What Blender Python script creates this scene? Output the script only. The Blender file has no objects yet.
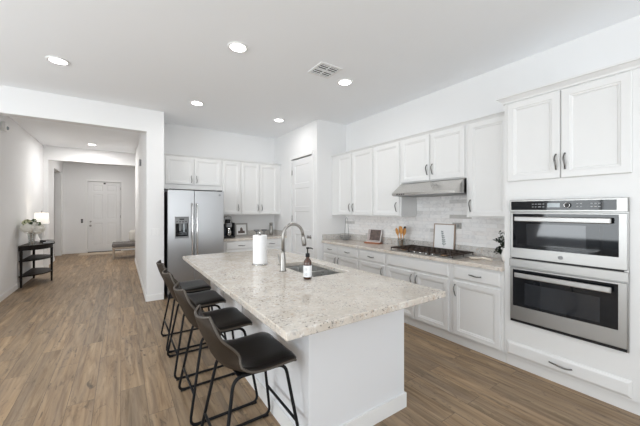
import bpy, bmesh, math, random
from mathutils import Vector, Matrix
random.seed(7)
R = math.radians
PI = math.pi
sc = bpy.context.scene
COL = sc.collection

# ------------------------------------------------------------------ camera
cam_d = bpy.data.cameras.new('camera')
cam = bpy.data.objects.new('camera', cam_d)
COL.objects.link(cam)
cam.location = (0, 0, 1.45)
cam.rotation_euler = (R(90), 0, R(-34.13))
cam_d.sensor_width = 36
cam_d.lens = 294.0 / 640 * 36
cam_d.shift_y = -2.8 / 640
cam_d.clip_start = 0.05
sc.camera = cam

# ------------------------------------------------------------------ world, daylight, exposure
sc.view_settings.view_transform = 'Standard'
sc.view_settings.look = 'None'
sc.view_settings.exposure = -0.12
sc.view_settings.gamma = 1
world = bpy.data.worlds.new('sky')
sc.world = world
world.use_nodes = True
bg = world.node_tree.nodes['Background']
bg.inputs[0].default_value = (0.86, 0.93, 1.0, 1)
bg.inputs[1].default_value = 1.0

def area(name, loc, rot, sx, sy, power, col=(1, 1, 1)):
    l = bpy.data.lights.new(name, 'AREA')
    l.shape = 'RECTANGLE'
    l.size, l.size_y, l.energy, l.color = sx, sy, power, col
    o = bpy.data.objects.new(name, l)
    COL.objects.link(o)
    o.location, o.rotation_euler = loc, rot
    return o
# daylight coming in through the living room windows behind and left of the camera
area('daylight', (1.2, -3.62, 1.45), (R(142), 0, 0), 3.4, 2.5, 140, (0.91, 0.965, 1.0))
area('daylight', (-2.6, -3.62, 1.45), (R(142), 0, 0), 2.4, 2.5, 96, (0.91, 0.965, 1.0))
area('daylight', (-4.42, 1.6, 1.55), (R(132), 0, R(-90)), 3.6, 2.2, 270, (0.91, 0.965, 1.0))
CAN_POWER = 5
HALL_POWER = 31

# ------------------------------------------------------------------ materials
def new_mat(name):
    m = bpy.data.materials.new(name)
    m.use_nodes = True
    nt = m.node_tree
    b = nt.nodes['Principled BSDF']
    return m, nt, b

def N(nt, typ, **kw):
    n = nt.nodes.new(typ)
    for k, v in kw.items():
        setattr(n, k, v)
    return n

def simple(name, col, rough=0.5, metal=0.0, spec=None, bump=0.0, bscale=60, var=0.0, coat=0.0):
    m, nt, b = new_mat(name)
    b.inputs['Base Color'].default_value = (*col, 1)
    b.inputs['Roughness'].default_value = rough
    b.inputs['Metallic'].default_value = metal
    if spec is not None:
        b.inputs['Specular IOR Level'].default_value = spec
    if coat:
        b.inputs['Coat Weight'].default_value = coat
    tc = N(nt, 'ShaderNodeTexCoord')
    nz = N(nt, 'ShaderNodeTexNoise')
    nz.inputs['Scale'].default_value = bscale
    nz.inputs['Detail'].default_value = 3
    nt.links.new(tc.outputs['Object'], nz.inputs['Vector'])
    if var > 0:
        mr = N(nt, 'ShaderNodeMapRange')
        mr.inputs[3].default_value = 1 - var
        mr.inputs[4].default_value = 1 + var
        nt.links.new(nz.outputs[0], mr.inputs[0])
        mx = N(nt, 'ShaderNodeMix', data_type='RGBA', blend_type='MULTIPLY')
        mx.inputs[0].default_value = 1
        mx.inputs[6].default_value = (*col, 1)
        nt.links.new(mr.outputs[0], mx.inputs[7])
        nt.links.new(mx.outputs[2], b.inputs['Base Color'])
    if bump > 0:
        bp = N(nt, 'ShaderNodeBump')
        bp.inputs['Strength'].default_value = bump
        bp.inputs['Distance'].default_value = 0.002
        nt.links.new(nz.outputs[0], bp.inputs['Height'])
        nt.links.new(bp.outputs[0], b.inputs['Normal'])
    return m

def ramp(nt, stops):
    r = N(nt, 'ShaderNodeValToRGB')
    e = r.color_ramp.elements
    while len(e) < len(stops):
        e.new(0.5)
    for i, (p, c) in enumerate(stops):
        e[i].position = p
        e[i].color = (*c, 1)
    return r

def math_n(nt, op, a=None, b=None, va=0.5, vb=0.5):
    n = N(nt, 'ShaderNodeMath', operation=op)
    n.inputs[0].default_value = va
    n.inputs[1].default_value = vb
    if a is not None: nt.links.new(a, n.inputs[0])
    if b is not None: nt.links.new(b, n.inputs[1])
    return n.outputs[0]

def mixc(nt, fac, a, b, blend='MIX'):
    mx = N(nt, 'ShaderNodeMix', data_type='RGBA', blend_type=blend)
    for idx, v in ((0, fac), (6, a), (7, b)):
        if isinstance(v, (int, float)): mx.inputs[idx].default_value = v
        elif isinstance(v, tuple): mx.inputs[idx].default_value = (*v, 1)
        else: nt.links.new(v, mx.inputs[idx])
    return mx.outputs[2]

def mat_floor():
    m, nt, b = new_mat('plank_floor')
    tc = N(nt, 'ShaderNodeTexCoord')
    mp = N(nt, 'ShaderNodeMapping')
    mp.inputs['Rotation'].default_value = (0, 0, R(90))
    nt.links.new(tc.outputs['Object'], mp.inputs[0])
    br = N(nt, 'ShaderNodeTexBrick', offset=0.37, offset_frequency=2)
    br.inputs['Color1'].default_value = (0, 0, 0, 1)
    br.inputs['Color2'].default_value = (1, 1, 1, 1)
    br.inputs['Mortar'].default_value = (0.5, 0.5, 0.5, 1)
    br.inputs['Scale'].default_value = 1
    br.inputs['Mortar Size'].default_value = 0.0018
    br.inputs['Mortar Smooth'].default_value = 0.2
    br.inputs['Brick Width'].default_value = 1.2
    br.inputs['Row Height'].default_value = 0.165
    nt.links.new(mp.outputs[0], br.inputs['Vector'])
    # long grain, shifted per plank
    st = N(nt, 'ShaderNodeMapping')
    st.inputs['Scale'].default_value = (14, 1.1, 1)
    nt.links.new(tc.outputs['Object'], st.inputs[0])
    sh = N(nt, 'ShaderNodeVectorMath', operation='MULTIPLY_ADD')
    sh.inputs[1].default_value = (7, 23, 0)
    nt.links.new(br.outputs['Color'], sh.inputs[0])
    nt.links.new(st.outputs[0], sh.inputs[2])
    n1 = N(nt, 'ShaderNodeTexNoise')
    n1.inputs['Scale'].default_value = 1.6
    n1.inputs['Detail'].default_value = 7
    n1.inputs['Roughness'].default_value = 0.62
    n1.inputs['Distortion'].default_value = 0.6
    nt.links.new(sh.outputs[0], n1.inputs['Vector'])
    r1 = ramp(nt, [(0.20, (0.080, 0.053, 0.034)), (0.40, (0.235, 0.160, 0.097)), (0.56, (0.340, 0.243, 0.152)), (0.78, (0.47, 0.355, 0.24))])
    nt.links.new(n1.outputs[0], r1.inputs[0])
    r2 = ramp(nt, [(0.0, (0.84, 0.85, 0.87)), (0.5, (1, 0.99, 0.97)), (1.0, (1.12, 1.09, 1.05))])
    nt.links.new(br.outputs['Color'], r2.inputs[0])
    c = mixc(nt, 1.0, r1.outputs[0], r2.outputs[0], 'MULTIPLY')
    n2 = N(nt, 'ShaderNodeTexNoise')
    n2.inputs['Scale'].default_value = 0.9
    n2.inputs['Detail'].default_value = 2
    nt.links.new(sh.outputs[0], n2.inputs['Vector'])
    f2 = N(nt, 'ShaderNodeMapRange')
    f2.inputs[1].default_value = 0.42
    f2.inputs[2].default_value = 0.68
    f2.inputs[4].default_value = 0.38
    nt.links.new(n2.outputs[0], f2.inputs[0])
    c = mixc(nt, f2.outputs[0], c, (0.17, 0.14, 0.115))
    # short dark streaks and knots
    kn = N(nt, 'ShaderNodeTexNoise')
    kn.inputs['Scale'].default_value = 3.2
    kn.inputs['Detail'].default_value = 5
    kn.inputs['Roughness'].default_value = 0.7
    kn.inputs['Distortion'].default_value = 1.2
    ks = N(nt, 'ShaderNodeMapping')
    ks.inputs['Scale'].default_value = (0.35, 1.3, 1)
    nt.links.new(sh.outputs[0], ks.inputs[0])
    nt.links.new(ks.outputs[0], kn.inputs['Vector'])
    kr = ramp(nt, [(0.57, (0, 0, 0)), (0.70, (0.75, 0.75, 0.75))])
    nt.links.new(kn.outputs[0], kr.inputs[0])
    c = mixc(nt, kr.outputs[0], c, (0.062, 0.050, 0.040))
    mo = math_n(nt, 'MULTIPLY', br.outputs['Fac'], None, vb=0.6)
    c = mixc(nt, mo, c, (0.06, 0.05, 0.042))
    nt.links.new(c, b.inputs['Base Color'])
    b.inputs['Roughness'].default_value = 0.5
    b.inputs['Specular IOR Level'].default_value = 0.3
    bp = N(nt, 'ShaderNodeBump')
    bp.inputs['Strength'].default_value = 0.25
    bp.inputs['Distance'].default_value = 0.002
    h = math_n(nt, 'SUBTRACT', n1.outputs[0], br.outputs['Fac'])
    nt.links.new(h, bp.inputs['Height'])
    nt.links.new(bp.outputs[0], b.inputs['Normal'])
    return m

def mat_granite(name, base_a, base_b, speck=0.5):
    m, nt, b = new_mat(name)
    tc = N(nt, 'ShaderNodeTexCoord')
    def noise(sc_, det=4, rough=0.6, dist=0.0):
        n = N(nt, 'ShaderNodeTexNoise')
        n.inputs['Scale'].default_value = sc_
        n.inputs['Detail'].default_value = det
        n.inputs['Roughness'].default_value = rough
        n.inputs['Distortion'].default_value = dist
        nt.links.new(tc.outputs['Object'], n.inputs['Vector'])
        return n.outputs[0]
    r1 = ramp(nt, [(0.35, base_a), (0.65, base_b)])
    nt.links.new(noise(6, 5, 0.6, 0.5), r1.inputs[0])
    c = r1.outputs[0]
    # grey clouds
    rg = ramp(nt, [(0.54, (0, 0, 0)), (0.66, (1, 1, 1))])
    nt.links.new(noise(26, 6, 0.75, 0.8), rg.inputs[0])
    fg = math_n(nt, 'MULTIPLY', rg.outputs[0], None, vb=0.78)
    c = mixc(nt, fg, c, (0.40, 0.385, 0.37))
    # tan flecks
    rt = ramp(nt, [(0.57, (0, 0, 0)), (0.66, (1, 1, 1))])
    nt.links.new(noise(31, 4, 0.6), rt.inputs[0])
    ft = math_n(nt, 'MULTIPLY', rt.outputs[0], None, vb=0.45)
    c = mixc(nt, ft, c, (0.46, 0.33, 0.23))
    # white crystals
    rw = ramp(nt, [(0.6, (0, 0, 0)), (0.68, (1, 1, 1))])
    nt.links.new(noise(44, 3, 0.5), rw.inputs[0])
    c = mixc(nt, math_n(nt, 'MULTIPLY', rw.outputs[0], None, vb=0.7), c, (0.76, 0.74, 0.705))
    # dark specks in drifts
    rd = ramp(nt, [(0.58, (0, 0, 0)), (0.63, (1, 1, 1))])
    nt.links.new(noise(70, 3, 0.65), rd.inputs[0])
    rm = ramp(nt, [(0.42, (0.12, 0.12, 0.12)), (0.60, (1, 1, 1))])
    nt.links.new(noise(5, 3, 0.6, 0.4), rm.inputs[0])
    fd = math_n(nt, 'MULTIPLY', rd.outputs[0], rm.outputs[0])
    fd = math_n(nt, 'MULTIPLY', fd, None, vb=speck)
    c = mixc(nt, fd, c, (0.07, 0.065, 0.065))
    nt.links.new(c, b.inputs['Base Color'])
    b.inputs['Roughness'].default_value = 0.12
    return m

def mat_marble_tile():
    m, nt, b = new_mat('marble_strip_tile')
    tc = N(nt, 'ShaderNodeTexCoord')
    sp = N(nt, 'ShaderNodeSeparateXYZ')
    nt.links.new(tc.outputs['Object'], sp.inputs[0])
    cb = N(nt, 'ShaderNodeCombineXYZ')
    nt.links.new(sp.outputs[1], cb.inputs[0])
    nt.links.new(sp.outputs[2], cb.inputs[1])
    br = N(nt, 'ShaderNodeTexBrick', offset=0.41, offset_frequency=2)
    br.inputs['Color1'].default_value = (0, 0, 0, 1)
    br.inputs['Color2'].default_value = (1, 1, 1, 1)
    br.inputs['Mortar'].default_value = (0.5, 0.5, 0.5, 1)
    br.inputs['Scale'].default_value = 1
    br.inputs['Mortar Size'].default_value = 0.0012
    br.inputs['Brick Width'].default_value = 0.29
    br.inputs['Row Height'].default_value = 0.048
    nt.links.new(cb.outputs[0], br.inputs['Vector'])
    rc = ramp(nt, [(0.0, (0.50, 0.48, 0.46)), (0.05, (0.66, 0.65, 0.64)), (0.12, (0.80, 0.79, 0.785)), (0.55, (0.87, 0.865, 0.86)), (0.8, (0.80, 0.775, 0.76)), (1.0, (0.90, 0.895, 0.89))])
    nt.links.new(br.outputs['Color'], rc.inputs[0])
    sh = N(nt, 'ShaderNodeVectorMath', operation='MULTIPLY_ADD')
    sh.inputs[1].default_value = (9, 9, 9)
    nt.links.new(br.outputs['Color'], sh.inputs[0])
    nt.links.new(tc.outputs['Object'], sh.inputs[2])
    nz = N(nt, 'ShaderNodeTexNoise')
    nz.inputs['Scale'].default_value = 9
    nz.inputs['Detail'].default_value = 6
    nz.inputs['Distortion'].default_value = 1.5
    nt.links.new(sh.outputs[0], nz.inputs['Vector'])
    rv = ramp(nt, [(0.3, (0.78, 0.78, 0.785)), (0.5, (1, 1, 1)), (0.7, (1.0, 0.985, 0.97))])
    nt.links.new(nz.outputs[0], rv.inputs[0])
    c = mixc(nt, 0.8, rc.outputs[0], rv.outputs[0], 'MULTIPLY')
    c = mixc(nt, br.outputs['Fac'], c, (0.66, 0.65, 0.64))
    nt.links.new(c, b.inputs['Base Color'])
    b.inputs['Roughness'].default_value = 0.22
    return m

def mat_steel(name, col=(0.60, 0.595, 0.585), rough=0.25, axis='x'):
    m, nt, b = new_mat(name)
    b.inputs['Metallic'].default_value = 1
    b.inputs['Base Color'].default_value = (*col, 1)
    tc = N(nt, 'ShaderNodeTexCoord')
    mp = N(nt, 'ShaderNodeMapping')
    mp.inputs['Scale'].default_value = {'x': (2, 2, 220), 'z': (200, 200, 2), 'n': (30, 30, 30)}[axis]
    nt.links.new(tc.outputs['Object'], mp.inputs[0])
    nz = N(nt, 'ShaderNodeTexNoise')
    nz.inputs['Scale'].default_value = 1
    nz.inputs['Detail'].default_value = 2
    nt.links.new(mp.outputs[0], nz.inputs['Vector'])
    mr = N(nt, 'ShaderNodeMapRange')
    mr.inputs[3].default_value = rough * 0.93
    mr.inputs[4].default_value = rough * 1.07
    nt.links.new(nz.outputs[0], mr.inputs[0])
    nt.links.new(mr.outputs[0], b.inputs['Roughness'])
    return m

def mat_glass(name, col=(1, 1, 1), rough=0.02):
    m, nt, b = new_mat(name)
    b.inputs['Base Color'].default_value = (*col, 1)
    b.inputs['Transmission Weight'].default_value = 1
    b.inputs['Roughness'].default_value = rough
    b.inputs['IOR'].default_value = 1.45
    return m

def mat_pane(name, gl, tint):
    m = bpy.data.materials.new(name)
    m.use_nodes = True
    nt = m.node_tree
    nt.nodes.clear()
    o = N(nt, 'ShaderNodeOutputMaterial')
    t = N(nt, 'ShaderNodeBsdfTransparent')
    g = N(nt, 'ShaderNodeBsdfGlossy')
    g.inputs['Roughness'].default_value = 0.01
    mx = N(nt, 'ShaderNodeMixShader')
    mx.inputs[0].default_value = gl
    t.inputs[0].default_value = (*tint, 1)
    nt.links.new(t.outputs[0], mx.inputs[1])
    nt.links.new(g.outputs[0], mx.inputs[2])
    nt.links.new(mx.outputs[0], o.inputs[0])
    return m

def mat_emit(name, col, s):
    m, nt, b = new_mat(name)
    b.inputs['Base Color'].default_value = (0.8, 0.8, 0.8, 1)
    b.inputs['Emission Color'].default_value = (*col, 1)
    b.inputs['Emission Strength'].default_value = s
    return m

def mat_shade():
    m, nt, b = new_mat('linen_lamp_shade')
    b.inputs['Base Color'].default_value = (0.85, 0.82, 0.76, 1)
    b.inputs['Roughness'].default_value = 0.9
    b.inputs['Emission Color'].default_value = (1, 0.95, 0.86, 1)
    b.inputs['Emission Strength'].default_value = 0.75
    return m

M = {}
M['wall'] = simple('white_wall_paint', (0.775, 0.775, 0.775), 0.75, bump=0.15, bscale=180)
M['ceiling'] = simple('ceiling_paint', (0.885, 0.90, 0.92), 0.85, bump=0.2, bscale=120)
M['trim'] = simple('white_trim_paint', (0.79, 0.79, 0.785), 0.4)
M['cab'] = simple('white_cabinet_paint', (0.735, 0.735, 0.73), 0.35)
M['isl'] = simple('island_paint', (0.74, 0.75, 0.77), 0.4)
M['door'] = simple('white_door_paint', (0.75, 0.75, 0.75), 0.4)
M['floor'] = mat_floor()
M['granite'] = mat_granite('speckled_cream_granite', (0.55, 0.495, 0.43), (0.66, 0.615, 0.555), 0.95)
M['granite2'] = mat_granite('speckled_tan_granite', (0.60, 0.53, 0.46), (0.70, 0.65, 0.60), 0.85)
M['granite3'] = mat_granite('speckled_grey_granite', (0.52, 0.50, 0.475), (0.66, 0.65, 0.63), 0.95)
M['tile'] = mat_marble_tile()
M['steel'] = mat_steel('brushed_steel', (0.385, 0.38, 0.37), 0.4, 'x')
M['hoodsteel'] = mat_steel('bright_hood_steel', (0.58, 0.565, 0.545), 0.24, 'x')
M['sinksteel'] = mat_steel('satin_sink_steel', (0.72, 0.72, 0.71), 0.28, 'n')
M['steelv'] = mat_steel('brushed_steel_upright', (0.43, 0.43, 0.435), 0.34, 'x')
M['steeld'] = mat_steel('polished_steel', (0.66, 0.65, 0.64), 0.12, 'n')
M['nickel'] = mat_steel('brushed_nickel', (0.36, 0.345, 0.325), 0.36, 'n')
M['pull'] = mat_steel('dark_pewter', (0.20, 0.195, 0.19), 0.28, 'n')
M['black'] = simple('black_plastic', (0.014, 0.014, 0.015), 0.35, spec=0.25)
M['blackglass'] = simple('black_oven_glass', (0.006, 0.007, 0.009), 0.04, spec=0.32)
M['screenglass'] = simple('tinted_oven_window', (0.016, 0.018, 0.022), 0.05, spec=0.5)
M['darkgrey'] = simple('charcoal_plastic', (0.04, 0.04, 0.042), 0.5, spec=0.25)
M['midgrey'] = simple('grey_plastic', (0.22, 0.225, 0.23), 0.4)
M['display'] = simple('grey_display', (0.32, 0.36, 0.38), 0.15)
M['lightmark'] = simple('printed_markings', (0.45, 0.46, 0.47), 0.5)
M['iron'] = simple('cast_iron', (0.040, 0.025, 0.018), 0.4, spec=0.3, bump=0.3, bscale=300)
M['brass'] = mat_steel('bronze_burner', (0.42, 0.27, 0.17), 0.35, 'n')
M['legmetal'] = simple('matte_black_steel', (0.008, 0.008, 0.009), 0.55, spec=0.18)
M['leather'] = simple('taupe_faux_leather', (0.034, 0.025, 0.018), 0.58, spec=0.16, bump=0.5, bscale=140, var=0.22)
M['seatleather'] = simple('black_brown_leather', (0.012, 0.010, 0.009), 0.34, spec=0.28, bump=0.4, bscale=120, var=0.25)
M['backleather'] = simple('dark_brown_leather', (0.020, 0.014, 0.011), 0.45, spec=0.2, bump=0.4, bscale=120, var=0.25)
M['welt'] = simple('grey_brown_piping', (0.075, 0.062, 0.050), 0.55)
M['darkwood'] = simple('espresso_wood', (0.009, 0.006, 0.005), 0.45, spec=0.2, var=0.2, bscale=30)
M['palewood'] = simple('pale_wood', (0.42, 0.35, 0.28), 0.55, var=0.15, bscale=40)
M['walnut'] = simple('brown_frame_wood', (0.36, 0.27, 0.21), 0.5, var=0.2, bscale=60)
M['spoonwood'] = simple('orange_spoon_wood', (0.58, 0.27, 0.07), 0.5, var=0.25, bscale=40)
M['copperwood'] = simple('reddish_board_wood', (0.34, 0.13, 0.06), 0.4, var=0.2, bscale=40)
M['paper'] = simple('white_paper', (0.86, 0.86, 0.86), 0.9, bump=0.3, bscale=200)
M['ceramic'] = simple('white_ceramic', (0.82, 0.81, 0.79), 0.2)
M['cream'] = simple('cream_ceramic', (0.78, 0.71, 0.62), 0.3)
M['amber'] = simple('amber_bottle_plastic', (0.055, 0.018, 0.008), 0.12, coat=0.4)
M['label'] = simple('white_label', (0.80, 0.81, 0.82), 0.6)
M['ink'] = simple('grey_ink', (0.16, 0.18, 0.18), 0.7)
M['leaf'] = simple('green_leaf', (0.06, 0.11, 0.035), 0.5, var=0.35, bscale=30)
M['darkleaf'] = simple('dark_leaf', (0.018, 0.03, 0.017), 0.5, var=0.3, bscale=30)
M['petal'] = simple('white_petal', (0.84, 0.83, 0.78), 0.7, var=0.06)
M['petalcream'] = simple('cream_green_petal', (0.66, 0.66, 0.45), 0.7, var=0.1)
M['glass'] = mat_glass('clear_glass')
M['pane'] = mat_pane('window_glass', 0.06, (1, 1, 1))
M['thinglass'] = mat_pane('thin_clear_glass', 0.22, (0.9, 0.92, 0.92))
M['gfabric'] = simple('grey_bench_fabric', (0.17, 0.155, 0.145), 0.9, bump=0.4, bscale=250, var=0.15)
M['pillow'] = simple('oatmeal_pillow_fabric', (0.62, 0.59, 0.54), 0.9, bump=0.5, bscale=250)
M['mat'] = simple('beige_mat_fibre', (0.52, 0.42, 0.32), 0.95, bump=0.6, bscale=400, var=0.15)
M['lens'] = mat_emit('lit_lens', (1, 0.97, 0.93), 14)
M['shade'] = mat_shade()
M['ventdark'] = simple('vent_duct_grey', (0.05, 0.05, 0.05), 0.8)
M['photo'] = simple('printed_photo_tones', (0.12, 0.085, 0.075), 0.3, var=0.9, bscale=22)
M['rosy'] = simple('dusty_rose_cover', (0.46, 0.40, 0.385), 0.4, var=0.25, bscale=25)
M['greyframe'] = simple('weathered_grey_frame', (0.36, 0.35, 0.33), 0.6, var=0.2)
M['water'] = simple('smoky_reservoir', (0.05, 0.06, 0.075), 0.1)

# ------------------------------------------------------------------ mesh builder
class MB:
    def __init__(s):
        s.bm = bmesh.new()
    def _merge(s, tmp, smooth=False):
        me = bpy.data.meshes.new('tmp')
        if smooth:
            for f in tmp.faces: f.smooth = True
        tmp.to_mesh(me)
        tmp.free()
        s.bm.from_mesh(me)
        bpy.data.meshes.remove(me)
    def box(s, x0, x1, y0, y1, z0, z1, bev=0.0, seg=1):
        t = bmesh.new()
        bmesh.ops.create_cube(t, size=1)
        for v in t.verts:
            v.co = Vector(((x0 + x1) / 2 + v.co.x * (x1 - x0), (y0 + y1) / 2 + v.co.y * (y1 - y0), (z0 + z1) / 2 + v.co.z * (z1 - z0)))
        if bev > 0:
            bmesh.ops.bevel(t, geom=list(t.edges), offset=bev, segments=seg, profile=0.5, affect='EDGES')
        s._merge(t, smooth=False)
        return s
    def lathe(s, prof, cx=0, cy=0, n=24, axis='z', cap=True, cz=0):
        """prof = [(radius, height)] bottom to top"""
        bm = s.bm
        rings = []
        for r, h in prof:
            ring = []
            for i in range(n):
                a = 2 * PI * i / n
                p = (r * math.cos(a), r * math.sin(a), h)
                if axis == 'z': q = (cx + p[0], cy + p[1], cz + p[2])
                elif axis == 'y': q = (cx + p[0], cy + p[2], cz - p[1])
                else: q = (cx + p[2], cy + p[0], cz + p[1])
                ring.append(bm.verts.new(q))
            rings.append(ring)
        for a, b in zip(rings, rings[1:]):
            for i in range(n):
                f = bm.faces.new((a[i], a[(i + 1) % n], b[(i + 1) % n], b[i]))
                f.smooth = True
        if cap:
            bm.faces.new(list(reversed(rings[0])))
            bm.faces.new(rings[-1])
        return s
    def tube(s, pts, r, n=8, closed=False, cap=True):
        """pts list of vectors, r constant or list"""
        bm = s.bm
        P = [Vector(p) for p in pts]
        k = len(P)
        rr = r if isinstance(r, (list, tuple)) else [r] * k
        up = Vector((0.0123, 0.0456, 1)).normalized()
        rings = []
        prev = None
        for i in range(k):
            if closed: d = P[(i + 1) % k] - P[i - 1]
            else: d = P[min(i + 1, k - 1)] - P[max(i - 1, 0)]
            d.normalize()
            if prev is None:
                side = d.cross(up)
                if side.length < 0.05: side = d.cross(Vector((1, 0, 0)))
            else:
                side = prev - d * prev.dot(d)
            side.normalize()
            prev = side
            o = d.cross(side)
            rings.append([bm.verts.new(P[i] + (side * math.cos(2 * PI * j / n) + o * math.sin(2 * PI * j / n)) * rr[i]) for j in range(n)])
        m = k if closed else k - 1
        for i in range(m):
            a, b = rings[i], rings[(i + 1) % k]
            for j in range(n):
                f = bm.faces.new((a[j], a[(j + 1) % n], b[(j + 1) % n], b[j]))
                f.smooth = True
        if cap and not closed:
            bm.faces.new(list(reversed(rings[0])))
            bm.faces.new(rings[-1])
        return s
    def rings(s, rect_rings, back=True):
        """concentric rectangles [(x0,x1,z0,z1,y)] on a face looking to -y; the last one is capped"""
        bm = s.bm
        L = [[bm.verts.new((x0, y, z0)), bm.verts.new((x1, y, z0)), bm.verts.new((x1, y, z1)), bm.verts.new((x0, y, z1))] for x0, x1, z0, z1, y in rect_rings]
        for a, b in zip(L, L[1:]):
            for i in range(4):
                bm.faces.new((a[i], a[(i + 1) % 4], b[(i + 1) % 4], b[i]))
        bm.faces.new(L[-1])
        if back: bm.faces.new(list(reversed(L[0])))
        return s
    def prism(s, poly, z0, z1, axis='z', smooth=False):
        """extrude polygon; axis = extrusion axis; poly in the other two axes"""
        bm = s.bm
        def mk(p, h):
            if axis == 'z': return (p[0], p[1], h)
            if axis == 'x': return (h, p[0], p[1])
            return (p[0], h, p[1])
        a = [bm.verts.new(mk(p, z0)) for p in poly]
        b = [bm.verts.new(mk(p, z1)) for p in poly]
        n = len(poly)
        for i in range(n):
            f = bm.faces.new((a[i], a[(i + 1) % n], b[(i + 1) % n], b[i]))
            f.smooth = smooth
        bm.faces.new(list(reversed(a)))
        bm.faces.new(b)
        return s
    def ball(s, c, r, sx=1, sy=1, sz=1, sub=2):
        t = bmesh.new()
        bmesh.ops.create_icosphere(t, subdivisions=sub, radius=r)
        for v in t.verts:
            v.co = Vector((c[0] + v.co.x * sx, c[1] + v.co.y * sy, c[2] + v.co.z * sz))
        s._merge(t, True)
        return s
    def quad(s, a, b, c, d):
        s.bm.faces.new([s.bm.verts.new(p) for p in (a, b, c, d)])
        return s
    def build(s, name, mat, parent=None, off=None):
        bm = s.bm
        bmesh.ops.recalc_face_normals(bm, faces=bm.faces)
        if off is not None:
            for v in bm.verts: v.co -= Vector(off)
        me = bpy.data.meshes.new(name)
        bm.to_mesh(me)
        bm.free()
        me.materials.append(mat)
        o = bpy.data.objects.new(name, me)
        COL.objects.link(o)
        if parent is not None: o.parent = parent
        return o

def bevel_mod(o, w, seg=2):
    m = o.modifiers.new('bevel', 'BEVEL')
    m.width, m.segments, m.limit_method = w, seg, 'ANGLE'
    m.angle_limit = R(40)
    return o

def thing(name, label, cat, loc=(0, 0, 0), rotz=0.0, group=None):
    o = bpy.data.objects.new(name, None)
    COL.objects.link(o)
    o.empty_display_size = 0.1
    o.location, o.rotation_euler = loc, (0, 0, rotz)
    o['label'], o['category'] = label, cat
    if group: o['group'] = group
    return o

def tag(o, label, cat, group=None):
    o['label'], o['category'] = label, cat
    if group: o['group'] = group
    return o

def struct(name, mb, mat, parent=None):
    o = mb.build(name, mat, parent)
    if parent is None: o['kind'] = 'structure'
    return o

def copy_tree(root):
    c = root.copy()
    COL.objects.link(c)
    def rec(src, dst):
        for ch in src.children:
            k = ch.copy()
            COL.objects.link(k)
            k.parent = dst
            rec(ch, k)
    rec(root, c)
    return c

def relabel(o, label):
    o['label'] = label
    return o

# ------------------------------------------------------------------ measurements
CEIL = 3.05
XR = 3.52        # right wall
YB = 6.06        # kitchen back wall
YE = 5.40        # wall with the hall opening
YREAR = -3.4
XL = -4.2
XH0, XH1 = -1.58, 0.34      # hall
XK0 = 0.585                 # kitchen side of the stub wall
XP, YP = 2.862, 4.315         # pantry corner
YF = 12.75                  # front door wall
YH2 = 9.8                   # second header

# ------------------------------------------------------------------ structure
struct('floor', MB().box(XL - .3, XR + .3, YREAR - .3, YF + .3, -0.1, 0), M['floor'])
struct('ceiling', MB().box(XL - .3, XR + .3, YREAR - .3, YF + .3, CEIL, CEIL + 0.1), M['ceiling'])
struct('wall_right', MB().box(XR, XR + .15, YREAR - .15, YB + .15, 0, CEIL), M['wall'])
struct('wall_back', MB().box(XK0, XR, YB, YB + .15, 0, CEIL), M['wall'])
struct('wall_pantry_front', MB().box(XP, XR, YP, YP + .11, 0, CEIL), M['wall'])
# pantry side wall with a door opening
PD0, PD1, PDH = 4.485, 5.245, 2.455
w = MB()
w.box(XP, XP + .11, YP + .11, PD0 - .012, 0, CEIL)
w.box(XP, XP + .11, PD1 + .012, YB, 0, CEIL)
w.box(XP, XP + .11, PD0 - .012, PD1 + .012, PDH + .012, CEIL)
struct('wall_pantry_side', w, M['wall'])
# wall with the opening to the hall
w = MB()
w.prism([(XL, 0), (XH0, 0), (XH0, 2.70), (XH1, 2.70), (XH1, 0), (XK0, 0), (XK0, CEIL), (XL, CEIL)], YE, YE + .15, axis='y')
struct('wall_entry', w, M['wall'])
struct('wall_hall_right', MB().box(XH1, XK0, YE + .15, YH2 + .12, 0, CEIL), M['wall'])
struct('wall_hall_left', MB().box(XH0 - .15, XH0, YE + .15, YH2, 0, CEIL), M['wall'])
w = MB()
w.prism([(XH0 - .15, 0), (-1.49, 0), (-1.49, 2.70), (XH1, 2.70), (XH1, CEIL), (XH0 - .15, CEIL)], YH2, YH2 + .12, axis='y')
struct('wall_foyer_header', w, M['wall'])
# foyer: left wall with a tall opening, right wall, far wall with the front door
FO0, FO1 = 11.25, 12.42
w = MB()
w.box(XH0 - .15, XH0, YH2 + .12, FO0, 0, CEIL)
w.box(XH0 - .15, XH0, FO1, YF + .15, 0, CEIL)
w.box(XH0 - .15, XH0, FO0, FO1, 2.66, CEIL)
struct('wall_foyer_left', w, M['wall'])
struct('wall_foyer_right', MB().box(0.78, 0.93, YH2 + .12, YF + .15, 0, CEIL), M['wall'])
struct('wall_foyer_return', MB().box(XH1 + .005, 0.93, YH2 + .12, YH2 + .2, 0, CEIL), M['wall'])
struct('wall_side_room', MB().box(-3.0, -2.9, FO0 - .5, FO1 + .5, 0, CEIL), M['wall'])
struct('wall_side_room_near', MB().box(-2.9, XH0 - .15, FO0 - .6, FO0 - .5, 0, CEIL), M['wall'])
struct('wall_side_room_far', MB().box(-2.9, XH0 - .15, FO1 + .5, FO1 + .6, 0, CEIL), M['wall'])
DX0, DX1, DH = -0.92, -0.01, 2.43
w = MB()
w.prism([(XH0, 0), (DX0 - .012, 0), (DX0 - .012, DH + .012), (DX1 + .012, DH + .012), (DX1 + .012, 0), (.78, 0), (.78, CEIL), (XH0, CEIL)], YF, YF + .15, axis='y')
struct('wall_foyer_back', w, M['wall'])
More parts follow.
